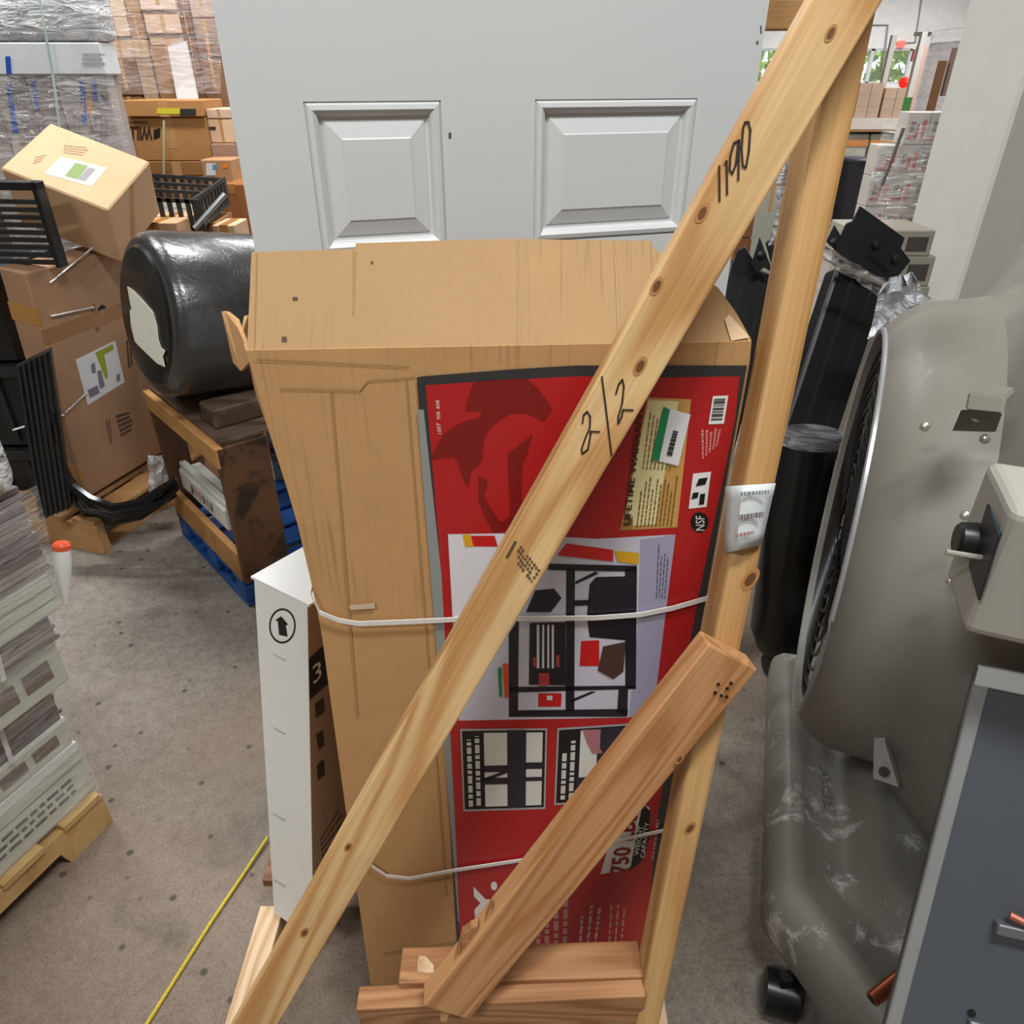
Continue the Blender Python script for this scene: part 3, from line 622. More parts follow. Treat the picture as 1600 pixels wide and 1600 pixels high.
for i, (za_, zb_, dx, kd) in enumerate(shift):
    o0 = pf + V((dx, 0, za_ + .001)) - ns * .012
    hh = zb_ - za_ - .002
    if kd == 'c':
        t = thing('flooring_carton', names[i], 'carton', o0 - us * .5 - ns * .3, 'flooring cartons on the pallet')
        MB().box(o0, -us * 1.1, -ns * .62, V((0, 0, hh))).build('carton_body', WRAP, t, bevel=.006, seg=2)
        fpn = Plane(o0, ns)
        MB().box(o0 + V((0, 0, hh * .86)) + ns * .0015, -us * 1.1, -ns * .1, V((0, 0, hh * .145))).build('film_edge', plain('#dfe2dc', .2, var=.1), t)
        def sq(a, b, c, d): return [o0 - us * a + ns * .0015 + V((0, 0, b)), o0 - us * c + ns * .0015 + V((0, 0, b)), o0 - us * c + ns * .0015 + V((0, 0, d)), o0 - us * a + ns * .0015 + V((0, 0, d))]
        if i == 0:
            for k in range(3):
                x_ = .05
                while x_ < .32 - k * .03:
                    l_ = random.uniform(.012, .04); MB().poly(sq(x_, .045 + k * .022, x_ + l_, .055 + k * .022)).build('printed_line', ink('#57564c'), t, recalc=False); x_ += l_ + .008
            MB().poly(sq(.0, .122, 1.0, .125)).build('seam', ink('#80806f'), t, recalc=False)
        elif i in (1, 3):
            for k in range(3): MB().poly(sq(.035 + k * .09, hh * .28, .105 + k * .09, hh * .68)).build('window_mark', ink('#75655c'), t, recalc=False)
        else:
            for k in range(2): MB().poly(sq(.0, hh * (.3 + .28 * k), .7, hh * (.32 + .28 * k))).build('crease', ink('#84856f'), t, recalc=False)
    else:
        t = thing('plank_bundle', snames[i], 'planks', o0 - us * .5 - ns * .3, 'plank bundles in the flooring stack')
        n_ = max(5, int(hh / .0135))
        for k in range(n_):
            j = random.uniform(-.004, .004)
            MB().box(o0 + V((0, 0, hh * k / n_)) - ns * (.012 + j) - us * random.uniform(0, .012), -us * 1.08, -ns * .58, V((0, 0, hh / n_ * .86))).build('plank', random.choice(SLAT), t)
        for k in (.16, .5): MB().ribbon([o0 - us * k + ns * .004 + V((0, 0, 0)), o0 - us * (k - .012) + ns * .004 + V((0, 0, hh))], us * .006, ns * .001).build('band', plain('#cfcfcb', .3), t)
# clear bag with brown goods on the top
o0 = pf + V((.165, 0, 1.106)) - ns * .03
tb = thing('bagged_goods', 'brown goods under crumpled clear plastic on top of the plank bundles', 'package', o0 - us * .3 - ns * .2)
MB().box(o0 - us * .05, -us * .8, -ns * .5, V((0, 0, .14))).build('goods', card('#a98e80', .25), tb, bevel=.02, seg=2)
MB().box(o0 + ns * .008 - us * .02, -us * .9, -ns * .54, V((0, 0, .175))).build('plastic_bag', film('clear_film', .5), tb, bevel=.04, seg=3, smooth=True)
def lean(z): return interp([(.14, 0), (.42, .0), (.55, .03), (.69, .07), (.78, .09), (.89, .115), (1.1, .15)], z)
fm = MB().grid([[pf - us * a + ns * (.004 + .004 * math.sin(a * 17 + z * 9)) + V((lean(z), 0, z)) for a in [k * .07 for k in range(14)]] for z in [.15 + .08 * k for k in range(13)]])
tag(fm.build('stretch_film', film('thin_film', .12), smooth=True, recalc=False), 'clear stretch film wrapped round the flooring stack', 'plastic film')
# white cone with orange cap
cc = at(96, 850, 1.5); ax_ = (at(103, 945, 1.46) - cc)
cn = thing('plastic_cone', 'white tapered plastic cone with orange rim behind the flooring stack', 'cone', cc + ax_)
MB().lathe(cc + ax_.normalized() * .012, ax_, [(0, .019), (.03, .021), (.07, .017), (ax_.length - .012, .004)], 18).build('cone_body', plain('#e3e3e0', .4), cn, smooth=True)
MB().lathe(cc - ax_.normalized() * .004, ax_, [(0, .016), (.006, .021), (.016, .0215), (.018, .019)], 18).build('cap', plain('#e2552a', .4), cn, smooth=True)

# ================================================================== generic cartons
def prism8(name, pts_top, down, mat, parent=None):
    return MB().prism(pts_top, down).build(name, mat, parent)
def carton_px(label, x0, y0, x1, y1, Y, dep, h, zbot=None, group=None, tape=True, name='cardboard_carton', cat='carton'):
    ym = (y0 + y1) / 2; a, b = at(x0, ym, Y), at(x1, ym, Y); zt_ = at((x0 + x1) / 2, y0, Y).z
    zb_ = at((x0 + x1) / 2, y1, Y).z if zbot is None else zbot
    t = thing(name, label, cat, ((a.x + b.x) / 2, Y + dep / 2, zb_), group)
    MB().bx(a.x, b.x, Y, Y + dep, zb_, zt_).build('carton_body', card(h, .14), t, bevel=.004)
    if tape: MB().bx((a.x + b.x) / 2 - .02, (a.x + b.x) / 2 + .02, Y - .0008, Y + dep, zt_ - .05, zt_ + .0008).build('tape', plain('#a8753f', .3, var=.05), t)
    return t

# leaning carton C1 with a picture label
BLp, BRp = V((-1.936, 2.87, .2)), V((-1.774, 3.4, .2)); TLp = at(39, 427, 2.80)
upv = TLp - BLp; fv = BRp - BLp; nv = fv.cross(upv).normalized(); nv = nv if nv.x > 0 else -nv
c1 = thing('leaning_carton', 'tall taped brown carton leaning at the left with a green and white picture label', 'carton', BLp)
MB().box(BLp - nv * .125, fv * 1.08, upv * 1.0, nv * .125).build('carton_body', card('#b08a6c', .12), c1, bevel=.006)
lp1 = Plane(BLp, nv)
sd = -fv.normalized()
for (a, b) in ((.42, .50), (.82, .90), (.13, .2)): MB().box(BLp - nv * .126 + upv * (1 - b) + sd * .0015, nv * .127, fv * .03, upv * (b - a)).build('tape', plain('#b98648', .3), c1)
MB().box(BLp + upv * .72 + nv * .0005, fv * 1.07, upv * .06, nv * .0008).build('tape', plain('#9f7552', .3), c1)
pl1 = pr(lp1, [(118, 562), (180, 532), (195, 597), (137, 633)], ink('#dfe0e4', .3), c1, .0012, 'picture_label')
pr(lp1, [(149, 551), (176, 538), (178, 546), (163, 554), (169, 590), (165, 592)], ink('#9aa52e'), pl1, .002, 'picture_label')
prs(lp1, [[(142, 570), (148, 566), (150, 582), (144, 584)], [(152, 580), (158, 578), (164, 604), (156, 608)], [(137, 610), (152, 602), (156, 614), (141, 622)], [(182, 586), (187, 584), (188, 594), (183, 597)]], ink('#7b7884'), pl1, .002, 'picture_label')
pr(lp1, [(152 + 0 + 8 * math.cos(t) + 8, 489 + 13 * math.sin(t)) for t in [k * .524 for k in range(12)]], BLACK, c1, .0012, 'round_mark')
pr(lp1, [(156 + 3 * math.cos(t) + 4, 489 + 6 * math.sin(t)) for t in [k * .785 for k in range(8)]], card('#b08a6c', .12), c1, .002, 'round_mark')
textbars(lp1, [(140, 476), (148, 472), (156, 516), (150, 520)], 2, ink('#6a4a3a'), c1, .0012)
textbars(lp1, [(196, 530), (206, 524), (208, 570), (200, 578)], 2, ink('#3a2d28'), c1, .0012)
textbars(lp1, [(180, 648), (208, 640), (212, 670), (190, 684)], 5, ink('#4b3830'), c1, .0012, False, .6); textbars(lp1, [(163, 650), (172, 645), (176, 690), (172, 696)], 2, ink('#5a463c'), c1, .0012)
for (p, q) in (((78, 442), (170, 366)), ((80, 494), (146, 480)), ((102, 645), (136, 613)), ((100, 648), (20, 672))):
    MB().tube([lp1.at(*p, .01), lp1.at((p[0] + q[0]) / 2, (p[1] + q[1]) / 2, .012), lp1.at(*q, .01)], .0035, 5).build('film_strand', film('strand_film', .8), c1)
# tilted carton C2 on top
F_, R_, L_ = at(168, 328, 3.0), at(234, 252, 3.35), at(0, 262, 3.1); B_ = L_ + R_ - F_
dwn = -(R_ - F_).cross(L_ - F_).normalized(); dwn = dwn if dwn.z < 0 else -dwn
c2 = thing('tilted_carton', 'wide light brown carton tilted forward with a white and green label on top', 'carton', F_ + dwn * .3)
MB().prism([F_, R_, B_, L_], dwn * .24).build('carton_body', card('#cda883', .08), c2, bevel=.006)
tp2 = Plane(F_, dwn); sp2 = Plane(F_, (R_ - F_).cross(dwn))
pl2 = pr(tp2, [(95, 245), (167, 262), (143, 291), (69, 271)], ink('#e2e0da', .3), c2, .001, 'picture_label')
pr(tp2, [(118, 254), (138, 259), (121, 280), (101, 275)], ink('#7b8f4c'), pl2, .0018, 'picture_label'); pr(tp2, [(138, 261), (150, 264), (133, 283), (122, 280)], ink('#8b8688'), pl2, .0018, 'picture_label')
textbars(tp2, [(100, 226), (146, 230), (138, 246), (98, 240)], 4, ink('#8b6a4c'), c2, .001, False, .4); textbars(tp2, [(55, 245), (75, 240), (68, 252), (50, 258)], 3, ink('#8b6a4c'), c2, .001, False, .4)
pr(sp2, [(203, 290), (209, 285), (211, 368), (205, 372)], plain('#b08250', .3), c2, .001, 'tape')

# ================================================================== black plastic ware and pallet by the leaning carton
BLK = plain('#17181a', .38, var=.2, scale=8); BLKR = plain('#222325', .5, var=.2, scale=8)
def slat_panel(t, a, b, z0, z1, th, n, gap=.45):
    """black frame between plan points a and b with n horizontal slats, each slat a part"""
    a, b = V(a), V(b); d = b - a; nrm = V((-d.y, d.x, 0)).normalized() * th
    for p in (0, 1): MB().box(a + d * (p * .94) + V((0, 0, z0)), d * .06, nrm, V((0, 0, z1 - z0))).build('upright', BLK, t, bevel=.003)
    MB().box(a + V((0, 0, z1 - .03)), d, nrm, V((0, 0, .03))).build('top_bar', BLK, t, bevel=.003)
    for k in range(n):
        z = z0 + (z1 - z0 - .06) * (k + .3) / n
        MB().box(a + d * .05 + V((0, 0, z)) + nrm * .3, d * .9, nrm * .4, V((0, 0, (z1 - z0) / n * gap))).build('slat', BLKR, t)
zc1 = (BLp + upv).z
sp = thing('slatted_panel', 'black slatted plastic panel standing on top of the leaning carton', 'panel', (-2.2, 2.9, zc1))
pA, pB = at(-70, 340, 2.9), at(81, 340, 2.9)
slat_panel(sp, (pA.x, 2.9, 0), (pB.x, 2.86, 0), zc1 + .005, at(40, 282, 2.9).z, .05, 9)
for k, nm in enumerate(('lowest black ribbed plastic crate of the stack left of the leaning carton', 'middle black ribbed plastic crate of the stack left of the leaning carton', 'top black ribbed plastic crate of the stack left of the leaning carton')):
    t = thing('ribbed_crate', nm, 'crate', (-2.5, 3.3, k * .4), 'black ribbed crates')
    z = k * .4 + .002
    MB().bx(-2.9, -2.14 + .02 * k, 3.0, 3.5, z, z + .39).build('crate_body', BLK, t, bevel=.01)
    for j in range(6): MB().bx(-2.85 + j * .12, -2.82 + j * .12, 2.985, 3.0, z + .03, z + .33).build('rib', BLKR, t)
    MB().bx(-2.92, -2.125 + .02 * k, 2.98, 3.52, z + .33, z + .385).build('rim', BLKR, t, bevel=.008)
bp = thing('plastic_sheet', 'black ribbed plastic sheet propped between the flooring stack and leaning carton', 'panel', at(70, 800, 2.72))
qd = [at(24, 575, 2.66), at(78, 548, 2.68), at(112, 792, 2.66), at(62, 812, 2.62)]
MB().prism(qd, (-.02, .05, 0)).build('sheet', BLK, bp)
for k in range(6):
    u0 = .06 + k * .155; P = [qd[0].lerp(qd[1], u0), qd[0].lerp(qd[1], u0 + .06), qd[3].lerp(qd[2], u0 + .06), qd[3].lerp(qd[2], u0)]
    MB().prism([p + V((.004, -.012, 0)) for p in P], (0, .012, 0)).build('rib', BLKR, bp)
fd = fv.normalized(); rd = V((fd.y, -fd.x, 0)); rd = rd if rd.x > 0 else -rd
pal2 = thing('wooden_pallet', 'worn wooden pallet beneath the leaning carton and black wrap', 'pallet', (BLp.x, BLp.y, 0))
ob = V((BLp.x, BLp.y, 0)) + rd * .14 - fd * .12
for k in range(3): MB().box(ob + fd * (k * .42), -rd * .62, fd * .05, V((0, 0, .15))).build('stringer', TANW, pal2, bevel=.003)
for k in range(4): MB().box(ob - rd * (k * .165) + V((0, 0, .151)), -rd * .12, fd * .92, V((0, 0, .022))).build('deck_board', TANW, pal2, bevel=.003)
for k in range(2): MB().box(ob - rd * (.03 + k * .45) , -rd * .09, fd * .92, V((0, 0, .004))).build('bottom_board', TANW, pal2)
bw = thing('stretch_wrap_bundle', 'loose bundle of shiny black stretch wrap lying on the worn pallet', 'plastic wrap', at(180, 812, 2.75))
for k in range(7):
    j = [random.uniform(-5, 5) for _ in range(14)]
    pts = [(84, 650), (93, 715), (112, 762), (140, 788), (178, 797), (220, 790), (250, 778), (272, 756)]
    MB().tube([at(x + j[i], y + j[i + 3] + k * 3.2 - 6, 2.66 + .02 * math.sin(i + k) + .02 * k) for i, (x, y) in enumerate(pts)], [.012, .014, .02, .022, .024, .022, .018, .012], 7).build('wrap_strand', plain('#0d0e0f', .22, var=.1), bw, smooth=True)
fl_ = MB().grid([[at(232 + i * 9 + random.uniform(-4, 4), 712 + j * 14 + random.uniform(-4, 4), 3.0 + random.uniform(-.05, .05)) for i in range(5)] for j in range(6)])
tag(fl_.build('crumpled_film', film('silver_film', .75, '#e8eaec', .1), recalc=False), 'crumpled clear film at the foot of the leaning carton', 'plastic film')

# ================================================================== wooden rack with roll on a blue pallet
A_, B2 = V((-1.552, 2.886, 0)), V((-1.064, 2.334, 0)); ab = (B2 - A_).normalized(); LA = (B2 - A_).length; pp = V((-ab.y, ab.x, 0)); pp = pp if pp.y > 0 else -pp
BLUE = plain('#1c4f96', .45, var=.22, scale=9)
bpal = thing('blue_pallet', 'blue painted pallet under the wooden rack', 'pallet', A_.lerp(B2, .5) + pp * .4)
for w_ in (0, .4, .78):
    for s_ in (0, .45, .86): MB().box(A_ + ab * (LA * s_) + pp * w_ + V((0, 0, .02)), ab * .10, pp * .1, V((0, 0, .08))).build('block', BLUE, bpal, bevel=.012, seg=2)
for w_ in (0, .4, .78): MB().box(A_ + pp * w_, ab * (LA * .86 + .1), pp * .1, V((0, 0, .019))).build('bottom_board', BLUE, bpal, bevel=.003)
for s_ in (0, .21, .42, .63, .84): MB().box(A_ + ab * (LA * s_) + V((0, 0, .101)), ab * .11, pp * .88, V((0, 0, .02))).build('deck_board', BLUE, bpal, bevel=.003)
OSB = worn('#5c3d25', '#2e1f14', .5); HON = wood('#bd8c54', '#9a6a38', 3)
rk = thing('wooden_rack', 'open wooden rack with dark chipboard posts standing on the blue pallet', 'rack', A_.lerp(B2, .5) + pp * .4 + V((0, 0, .122)))
zb0 = .123
for s_, wv in ((.0, .11), (LA * .86 + .09, .19)):
    for w_ in (.005, .6): MB().box(A_ + ab * s_ + pp * w_ + V((0, 0, zb0)), ab * .03, pp * wv, V((0, 0, .59))).build('post', OSB, rk, bevel=.003)
for w_ in (0, .8):
    MB().box(A_ + pp * w_ + V((0, 0, zb0)) - ab * .005, ab * (LA * .86 + .095), pp * .028, V((0, 0, .13))).build('lower_rail', HON, rk, bevel=.003)
    MB().box(A_ + pp * w_ + V((0, 0, .635)) - ab * .01, ab * (LA * .86 + .13), pp * .03, V((0, 0, .08))).build('upper_rail', HON, rk, bevel=.003)
MB().box(A_ + pp * .03 + V((0, 0, .714)), ab * (LA * .86 + .1), pp * .75, V((0, 0, .018))).build('top_board', OLDW, rk, bevel=.003)
for s_ in (.08, .5): MB().box(A_ + ab * s_ + pp * .06 + V((0, 0, .733)), ab * .13, pp * .6, V((0, 0, .075))).build('bolster', OLDW, rk, bevel=.006)
wp = thing('white_profile', 'long white plastic profile with red and blue lettering inside the rack', 'plastic profile', A_ + ab * .2 + pp * .06 + V((0, 0, .255)))
o_ = A_ + ab * .045 + pp * .045 + V((0, 0, .254))
MB().box(o_, ab * .5, pp * .10, V((0, 0, .10))).build('profile_body', plain('#d9dad2', .45, var=.03), wp, bevel=.008, seg=2)
MB().box(o_ + V((0, 0, .1)) + pp * .01, ab * .5, pp * .03, V((0, 0, .03))).build('lip', plain('#d9dad2', .45, var=.03), wp, bevel=.004)
for k, h_ in enumerate(('#4a6fa8', '#d08a86', '#d08a86', '#4a6fa8', '#d08a86', '#4a6fa8')): MB().poly([o_ + ab * (.13 + k * .042 + q[0] * .028) - pp * .001 + V((0, 0, .03 + q[1] * .045)) for q in ((0, 0), (1, .1), (.9, 1), (.1, .9))]).build('lettering', ink(h_), wp, recalc=False)
RC = V((-1.314, 2.6, 1.112)); ra = V((.72, .67, -.16)).normalized(); rr = .292
roll = thing('wrapped_roll', 'large roll wrapped in shiny black plastic lying on the wooden rack', 'roll', RC - V((0, 0, rr)))
tmat = NT('black_stretch_plastic'); vv = tmat.coord((2, 2, 2)); nn = tmat.noise(vv, 4.5, 5, .6, 1.5)
tmat.b.inputs['Base Color'].default_value = C('#2a2a2b'); tmat.b.inputs['Roughness'].default_value = .30; tmat.b.inputs['Specular IOR Level'].default_value = .9; tmat.b.inputs['Coat Weight'].default_value = .35
tmat.bump(nn, .16, .03)
MB().lathe(RC, ra, [(.0, rr * .80), (.005, rr * .90), (.02, rr * .965), (.05, rr), (.3, rr * 1.01), (.6, rr), (.85, rr * .98), (.88, rr * .9)], 48).build('roll_body', tmat.m, roll, smooth=True)
MB().lathe(RC + ra * -.012, ra, [(0, rr * .62), (.004, rr * .80), (.02, rr * .86)], 40).build('end_cap', plain('#0f1110', .3), roll, smooth=True)
rpl = Plane(RC - ra * .0135, ra)
rp_ = [(200, 448), (208, 453), (222, 467), (240, 488), (246, 510), (248, 530), (252, 543), (259, 548), (255, 558), (258, 573), (247, 568), (230, 552), (212, 534), (206, 510), (204, 485), (207, 482), (205, 476)]
MB().prism([rpl.at(*p) for p in rp_], rpl.n * .003).build('torn_paper', plain('#d6d4c6', .7, var=.05), roll)

# ================================================================== black basket crate and goods around it
kb = thing('slotted_basket', 'black slotted plastic basket crate with open top behind the roll', 'basket', at(303, 356, 3.6))
fr_, br_, bl_ = at(302, 312, 3.6), at(350, 278, 4.15), at(235, 271, 4.15); fl2 = fr_ + (bl_ - br_)
dz = V((0, 0, -.135))
GB = plain('#2b2c2d', .4, var=.15)
for p, q in ((fl2, fr_), (fr_, br_), (br_, bl_), (bl_, fl2)):
    for z in (V((0, 0, -.018)), dz): MB().box(p + z, q - p, (q - p).cross(V((0, 0, 1))).normalized() * -.016, V((0, 0, .018))).build('rim', GB, kb)
    n_ = 9
    for k in range(n_ + 1):
        c_ = p.lerp(q, k / n_); MB().box(c_ + dz, (q - p).normalized() * (.02 if 0 < k < n_ else .03), (q - p).cross(V((0, 0, 1))).normalized() * -.012, -dz).build('slat', GB, kb)
MB().prism([fl2 + dz, fr_ + dz, br_ + dz, bl_ + dz], (0, 0, .01)).build('basket_floor', plain('#8d8a84', .5), kb)
MB().tube([at(352, 303, 3.55), at(304, 357, 3.5)], .012, 8).build('handle', plain('#b9bbbf', .25, .8), kb)
for k in range(2): MB().box(fl2.lerp(bl_, .35 + .3 * k) - V((0, 0, .016)), fr_ - fl2, V((0, .02, 0)), V((0, 0, .014))).build('crossbar', GB, kb)
carton_px('light brown carton standing below the black basket', 215, 348, 283, 420, 3.45, .3, '#c9a079', 0)
zsup = (fr_ + dz).z
bsup = thing('support_carton', 'plain brown carton carrying the black basket behind the roll', 'carton', (-1.5, 3.95, 0))
MB().prism([V((p.x, p.y + .02, zsup - .003)) for p in (V((fl2.x, 3.8, 0)), V((fr_.x, 3.8, 0)), br_, bl_)], (0, 0, -(zsup - .003))).build('carton_body', card('#a5774e', .15), bsup)
carton_px('rust brown carton between the black basket and the door edge', 352, 288, 392, 420, 4.3, .35, '#9a6238', 0)
t = carton_px('beige carton leaning low beside the door edge behind the roll', 338, 352, 372, 420, 3.7, .2, '#cfae8c', 0)
ch = thing('black_handle', 'small black handle with grey grille behind the roll', 'handle', at(385, 405, 3.2))
MB().tube([at(366, 392, 3.2), at(370, 378, 3.2), at(385, 375, 3.2), at(400, 380, 3.2), at(402, 392, 3.2)], .018, 8).build('grip', BLK, ch, smooth=True)
MB().bx(at(362, 400, 3.2).x, at(404, 400, 3.2).x, 3.2, 3.35, 0, at(384, 390, 3.2).z).build('grille_body', worn('#8b8b88', '#33353a', .5), ch, bevel=.01)

# ================================================================== pile of cartons at the far left
PILE = 'cartons heaped at the far left'
def stack(x0, x1, ysl, Y, dep, cols, labels, zfloor=0):
    """column of cartons; boundaries are photo rows, the lowest reaches the floor"""
    n = len(ysl) - 1; out = []
    for i in range(n):
        ztop = at((x0 + x1) / 2, ysl[i], Y).z; zbot = at((x0 + x1) / 2, ysl[i + 1], Y).z if i < n - 1 else zfloor
        a, b = at(x0 + random.uniform(.3, 2), 120, Y).x, at(x1 - random.uniform(.3, 2), 120, Y).x
        t = thing('cardboard_carton', labels[i], 'carton', ((a + b) / 2, Y + dep / 2, zbot), PILE)
        jy = random.uniform(-.02, .02)
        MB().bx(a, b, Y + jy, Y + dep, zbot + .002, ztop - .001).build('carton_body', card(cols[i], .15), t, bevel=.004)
        MB().bx(a + (b - a) * .44, a + (b - a) * .56, Y + jy - .001, Y + jy + .01, max(zbot + .002, ztop - .16), ztop - .002).build('tape', plain('#b58a5c', .25, var=.05), t)
        out.append((t, a, b, zbot, ztop, Y + jy))
    return out
stack(172, 219, [-45, 27, 58, 92, 150, 300], 5.2, .4, ['#c8a98c', '#cbb096', '#c4a484', '#7b5638', '#8a6444'], ['beige carton at the top left of the far heap', 'beige carton below the top left one in the far heap', 'pale carton third down in the left column of the far heap', 'dark brown carton above the strip carton', 'brown carton hidden low in the left column of the far heap'])
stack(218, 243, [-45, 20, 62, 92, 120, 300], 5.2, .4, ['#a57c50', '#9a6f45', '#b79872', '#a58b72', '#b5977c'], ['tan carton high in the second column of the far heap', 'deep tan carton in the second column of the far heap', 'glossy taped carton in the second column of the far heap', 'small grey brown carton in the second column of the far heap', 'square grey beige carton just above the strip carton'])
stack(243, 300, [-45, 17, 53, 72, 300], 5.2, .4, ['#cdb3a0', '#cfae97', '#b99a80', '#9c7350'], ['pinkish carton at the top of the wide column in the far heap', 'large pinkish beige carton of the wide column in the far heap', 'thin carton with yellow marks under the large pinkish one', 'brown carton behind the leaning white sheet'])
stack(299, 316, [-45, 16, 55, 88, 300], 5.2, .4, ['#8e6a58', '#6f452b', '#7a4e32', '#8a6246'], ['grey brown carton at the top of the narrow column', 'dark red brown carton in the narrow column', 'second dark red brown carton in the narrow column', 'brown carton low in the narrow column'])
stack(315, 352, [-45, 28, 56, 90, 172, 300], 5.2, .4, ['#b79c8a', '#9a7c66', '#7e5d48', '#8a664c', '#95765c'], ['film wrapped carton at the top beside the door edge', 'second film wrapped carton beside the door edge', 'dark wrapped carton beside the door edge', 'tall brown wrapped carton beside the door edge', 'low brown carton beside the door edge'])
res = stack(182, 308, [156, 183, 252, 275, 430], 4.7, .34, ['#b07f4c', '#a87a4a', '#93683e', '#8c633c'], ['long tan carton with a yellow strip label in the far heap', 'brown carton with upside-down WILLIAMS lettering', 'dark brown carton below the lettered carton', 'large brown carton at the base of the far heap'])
wpln = Plane((0, res[1][5], 0), (0, -1, 0)); wt_ = res[1][0]
text(wpln, 'WILLIAMS', (238, 197), (168, 197), (238, 219), ink('#2a1d12'), wt_, .002, bold=.03)
pr(wpln, [(240, 203), (250, 200), (250, 214), (240, 218)], ink('#15110d'), wt_, .002, 'logo_mark')
textbars(wpln, [(186, 188), (236, 188), (236, 194), (186, 194)], 1, ink('#5e4020'), wt_, .002, False, .7)
wpl2 = Plane((0, res[0][5], 0), (0, -1, 0)); pr(wpl2, rect(245, 169, 281, 178), ink('#c9bd2a'), res[0][0], .002, 'yellow_label'); pr(wpl2, rect(281, 170, 306, 181), ink('#2a2422'), res[0][0], .002, 'dark_tape')
res = stack(309, 350, [170, 186, 224, 250, 430], 4.72, .3, ['#d0b29a', '#d3b191', '#a88474', '#8c6546'], ['short pinkish carton beside the strip carton', 'pale carton with small dark print beside the lettered carton', 'reddish mixed carton beside the lettered carton', 'brown carton low beside the lettered carton'])
pr(Plane((0, res[1][5], 0), (0, -1, 0)), rect(327, 198, 337, 203), ink('#3a2d24'), res[1][0], .002, 'print')
sb_ = carton_px('small carton with white, blue and orange stickers behind the basket', 315, 250, 362, 275, 4.45, .2, '#bb8f66', 0, PILE, False)
sbp = Plane((0, 4.45, 0), (0, -1, 0)); pr(sbp, rect(322, 255, 337, 274), ink('#e2e2e0'), sb_, .002, 'sticker'); pr(sbp, rect(332, 257, 338, 265), ink('#3a9ccc'), sb_, .003, 'sticker'); pr(sbp, rect(348, 255, 356, 262), ink('#ee8a2a'), sb_, .002, 'sticker')
carton_px('dim carton filling the gap beside the far edge of the door', 348, 180, 400, 420, 4.95, .3, '#a3846a', 0, PILE, False)
wsq = [at(262, 74, 5.18), at(291, 66, 5.18), at(309, 155, 4.95), at(277, 157, 4.95)]
tag(MB().prism(wsq, (0, .02, .008)).build('white_sheet', plain('#b9afad', .6, var=.06)), 'long white board leaning on the far carton heap', 'board')
# wrapped pallet of upright boxes with blue stripes, far left edge
WG = 'upright wrapped boxes with blue stripes'
zt2 = at(90, 118, 4.2).z
cols_ = ['#a89e96', '#b3a699', '#8f8078', '#a3968f', '#b2a7a0', '#a99d96']; edges = [-60, -8, 22, 46, 92, 130, 172]
lbs = ['upright wrapped box at the very left edge', 'tan upright wrapped box with a long blue stripe', 'dark grey upright wrapped box', 'brown grey upright wrapped box with a short blue stripe', 'pale upright wrapped box with a blue stripe and orange mark', 'rightmost upright wrapped box with a blue stripe and black mark']
ypl = Plane((0, 4.2, 0), (0, -1, 0))
for i in range(6):
    a, b = at(edges[i], 150, 4.2).x, at(edges[i + 1], 150, 4.2).x
    t = thing('upright_box', lbs[i], 'box', ((a + b) / 2, 4.4, 0), WG)
    MB().bx(a + .002, b - .002, 4.2, 4.34, 0, zt2).build('box_body', card(cols_[i], .2), t, bevel=.003)
    st = {1: [(9, 130), (17, 130), (29, 208), (20, 208)], 3: [(48, 125), (55, 125), (62, 172), (55, 172)], 4: [(124, 125), (132, 125), (136, 195), (128, 195)], 5: [(143, 122), (150, 122), (153, 158), (146, 158)]}.get(i)
    if st: pr(ypl, st, ink('#2a4fae', .3), t, .002, 'blue_stripe')
    if i == 4: pr(ypl, [(130, 150), (130, 152), (130, 178), (126, 176)], ink('#d68a4a'), t, .003, 'orange_mark')
    if i == 5: pr(ypl, [(134, 155), (144, 158), (146, 176), (137, 178)], ink('#d68a4a'), t, .002, 'orange_mark'); pr(ypl, [(157, 147), (167, 153), (169, 162), (160, 158)], ink('#33343c'), t, .002, 'black_mark')
    textbars(ypl, [(edges[i] + 6, 175), (edges[i + 1] - 4, 172), (edges[i + 1] - 2, 225), (edges[i] + 8, 225)], 4, ink('#8b7f7a'), t, .0025)
a, b = at(-60, 90, 4.18).x, at(161, 90, 4.18).x
t = thing('white_box', 'flat white carton lying across the upright wrapped boxes', 'carton', ((a + b) / 2, 4.4, zt2)); zt3 = at(90, 66, 4.18).z
MB().bx(a, b, 4.17, 4.34, zt2 + .002, zt3).build('box_body', plain('#d0d3d6', .4, var=.06), t, bevel=.006)
ypl3 = Plane((0, 4.17, 0), (0, -1, 0)); pr(ypl3, [(8, 88), (16, 88), (18, 116), (10, 116)], ink('#2a4fae', .3), t, .002, 'blue_stripe'); textbars(ypl3, rect(128, 82, 168, 104), 3, ink('#9b9da4'), t, .002, False)
t = thing('film_block', 'grey shrink-wrapped block on top of the flat white carton', 'package', ((a + b) / 2, 4.4, zt3))
MB().bx(a, b + .01, 4.18, 4.36, zt3 + .002, zt3 + .42).build('block_body', plain('#9ea2a8', .3, var=.25, scale=4), t, bevel=.03, seg=3)
MB().bx(a - .01, b + .02, 4.165, 4.37, zt3 + .003, zt3 + .43).build('film_skin', film('wrap_film', .55, '#f4f6fa', .1), t, bevel=.035, seg=3, smooth=True)
fm = MB().grid([[V((a + (b + .05 - a) * i / 14, 4.14 + random.uniform(-.012, .012), .1 + (zt2 - .1) * j / 12)) for i in range(15)] for j in range(13)])
tag(fm.build('stretch_film', film('wrap_film2', .17, '#f4f6fa', .1), smooth=True, recalc=False), 'clear stretch film round the upright striped boxes', 'plastic film')
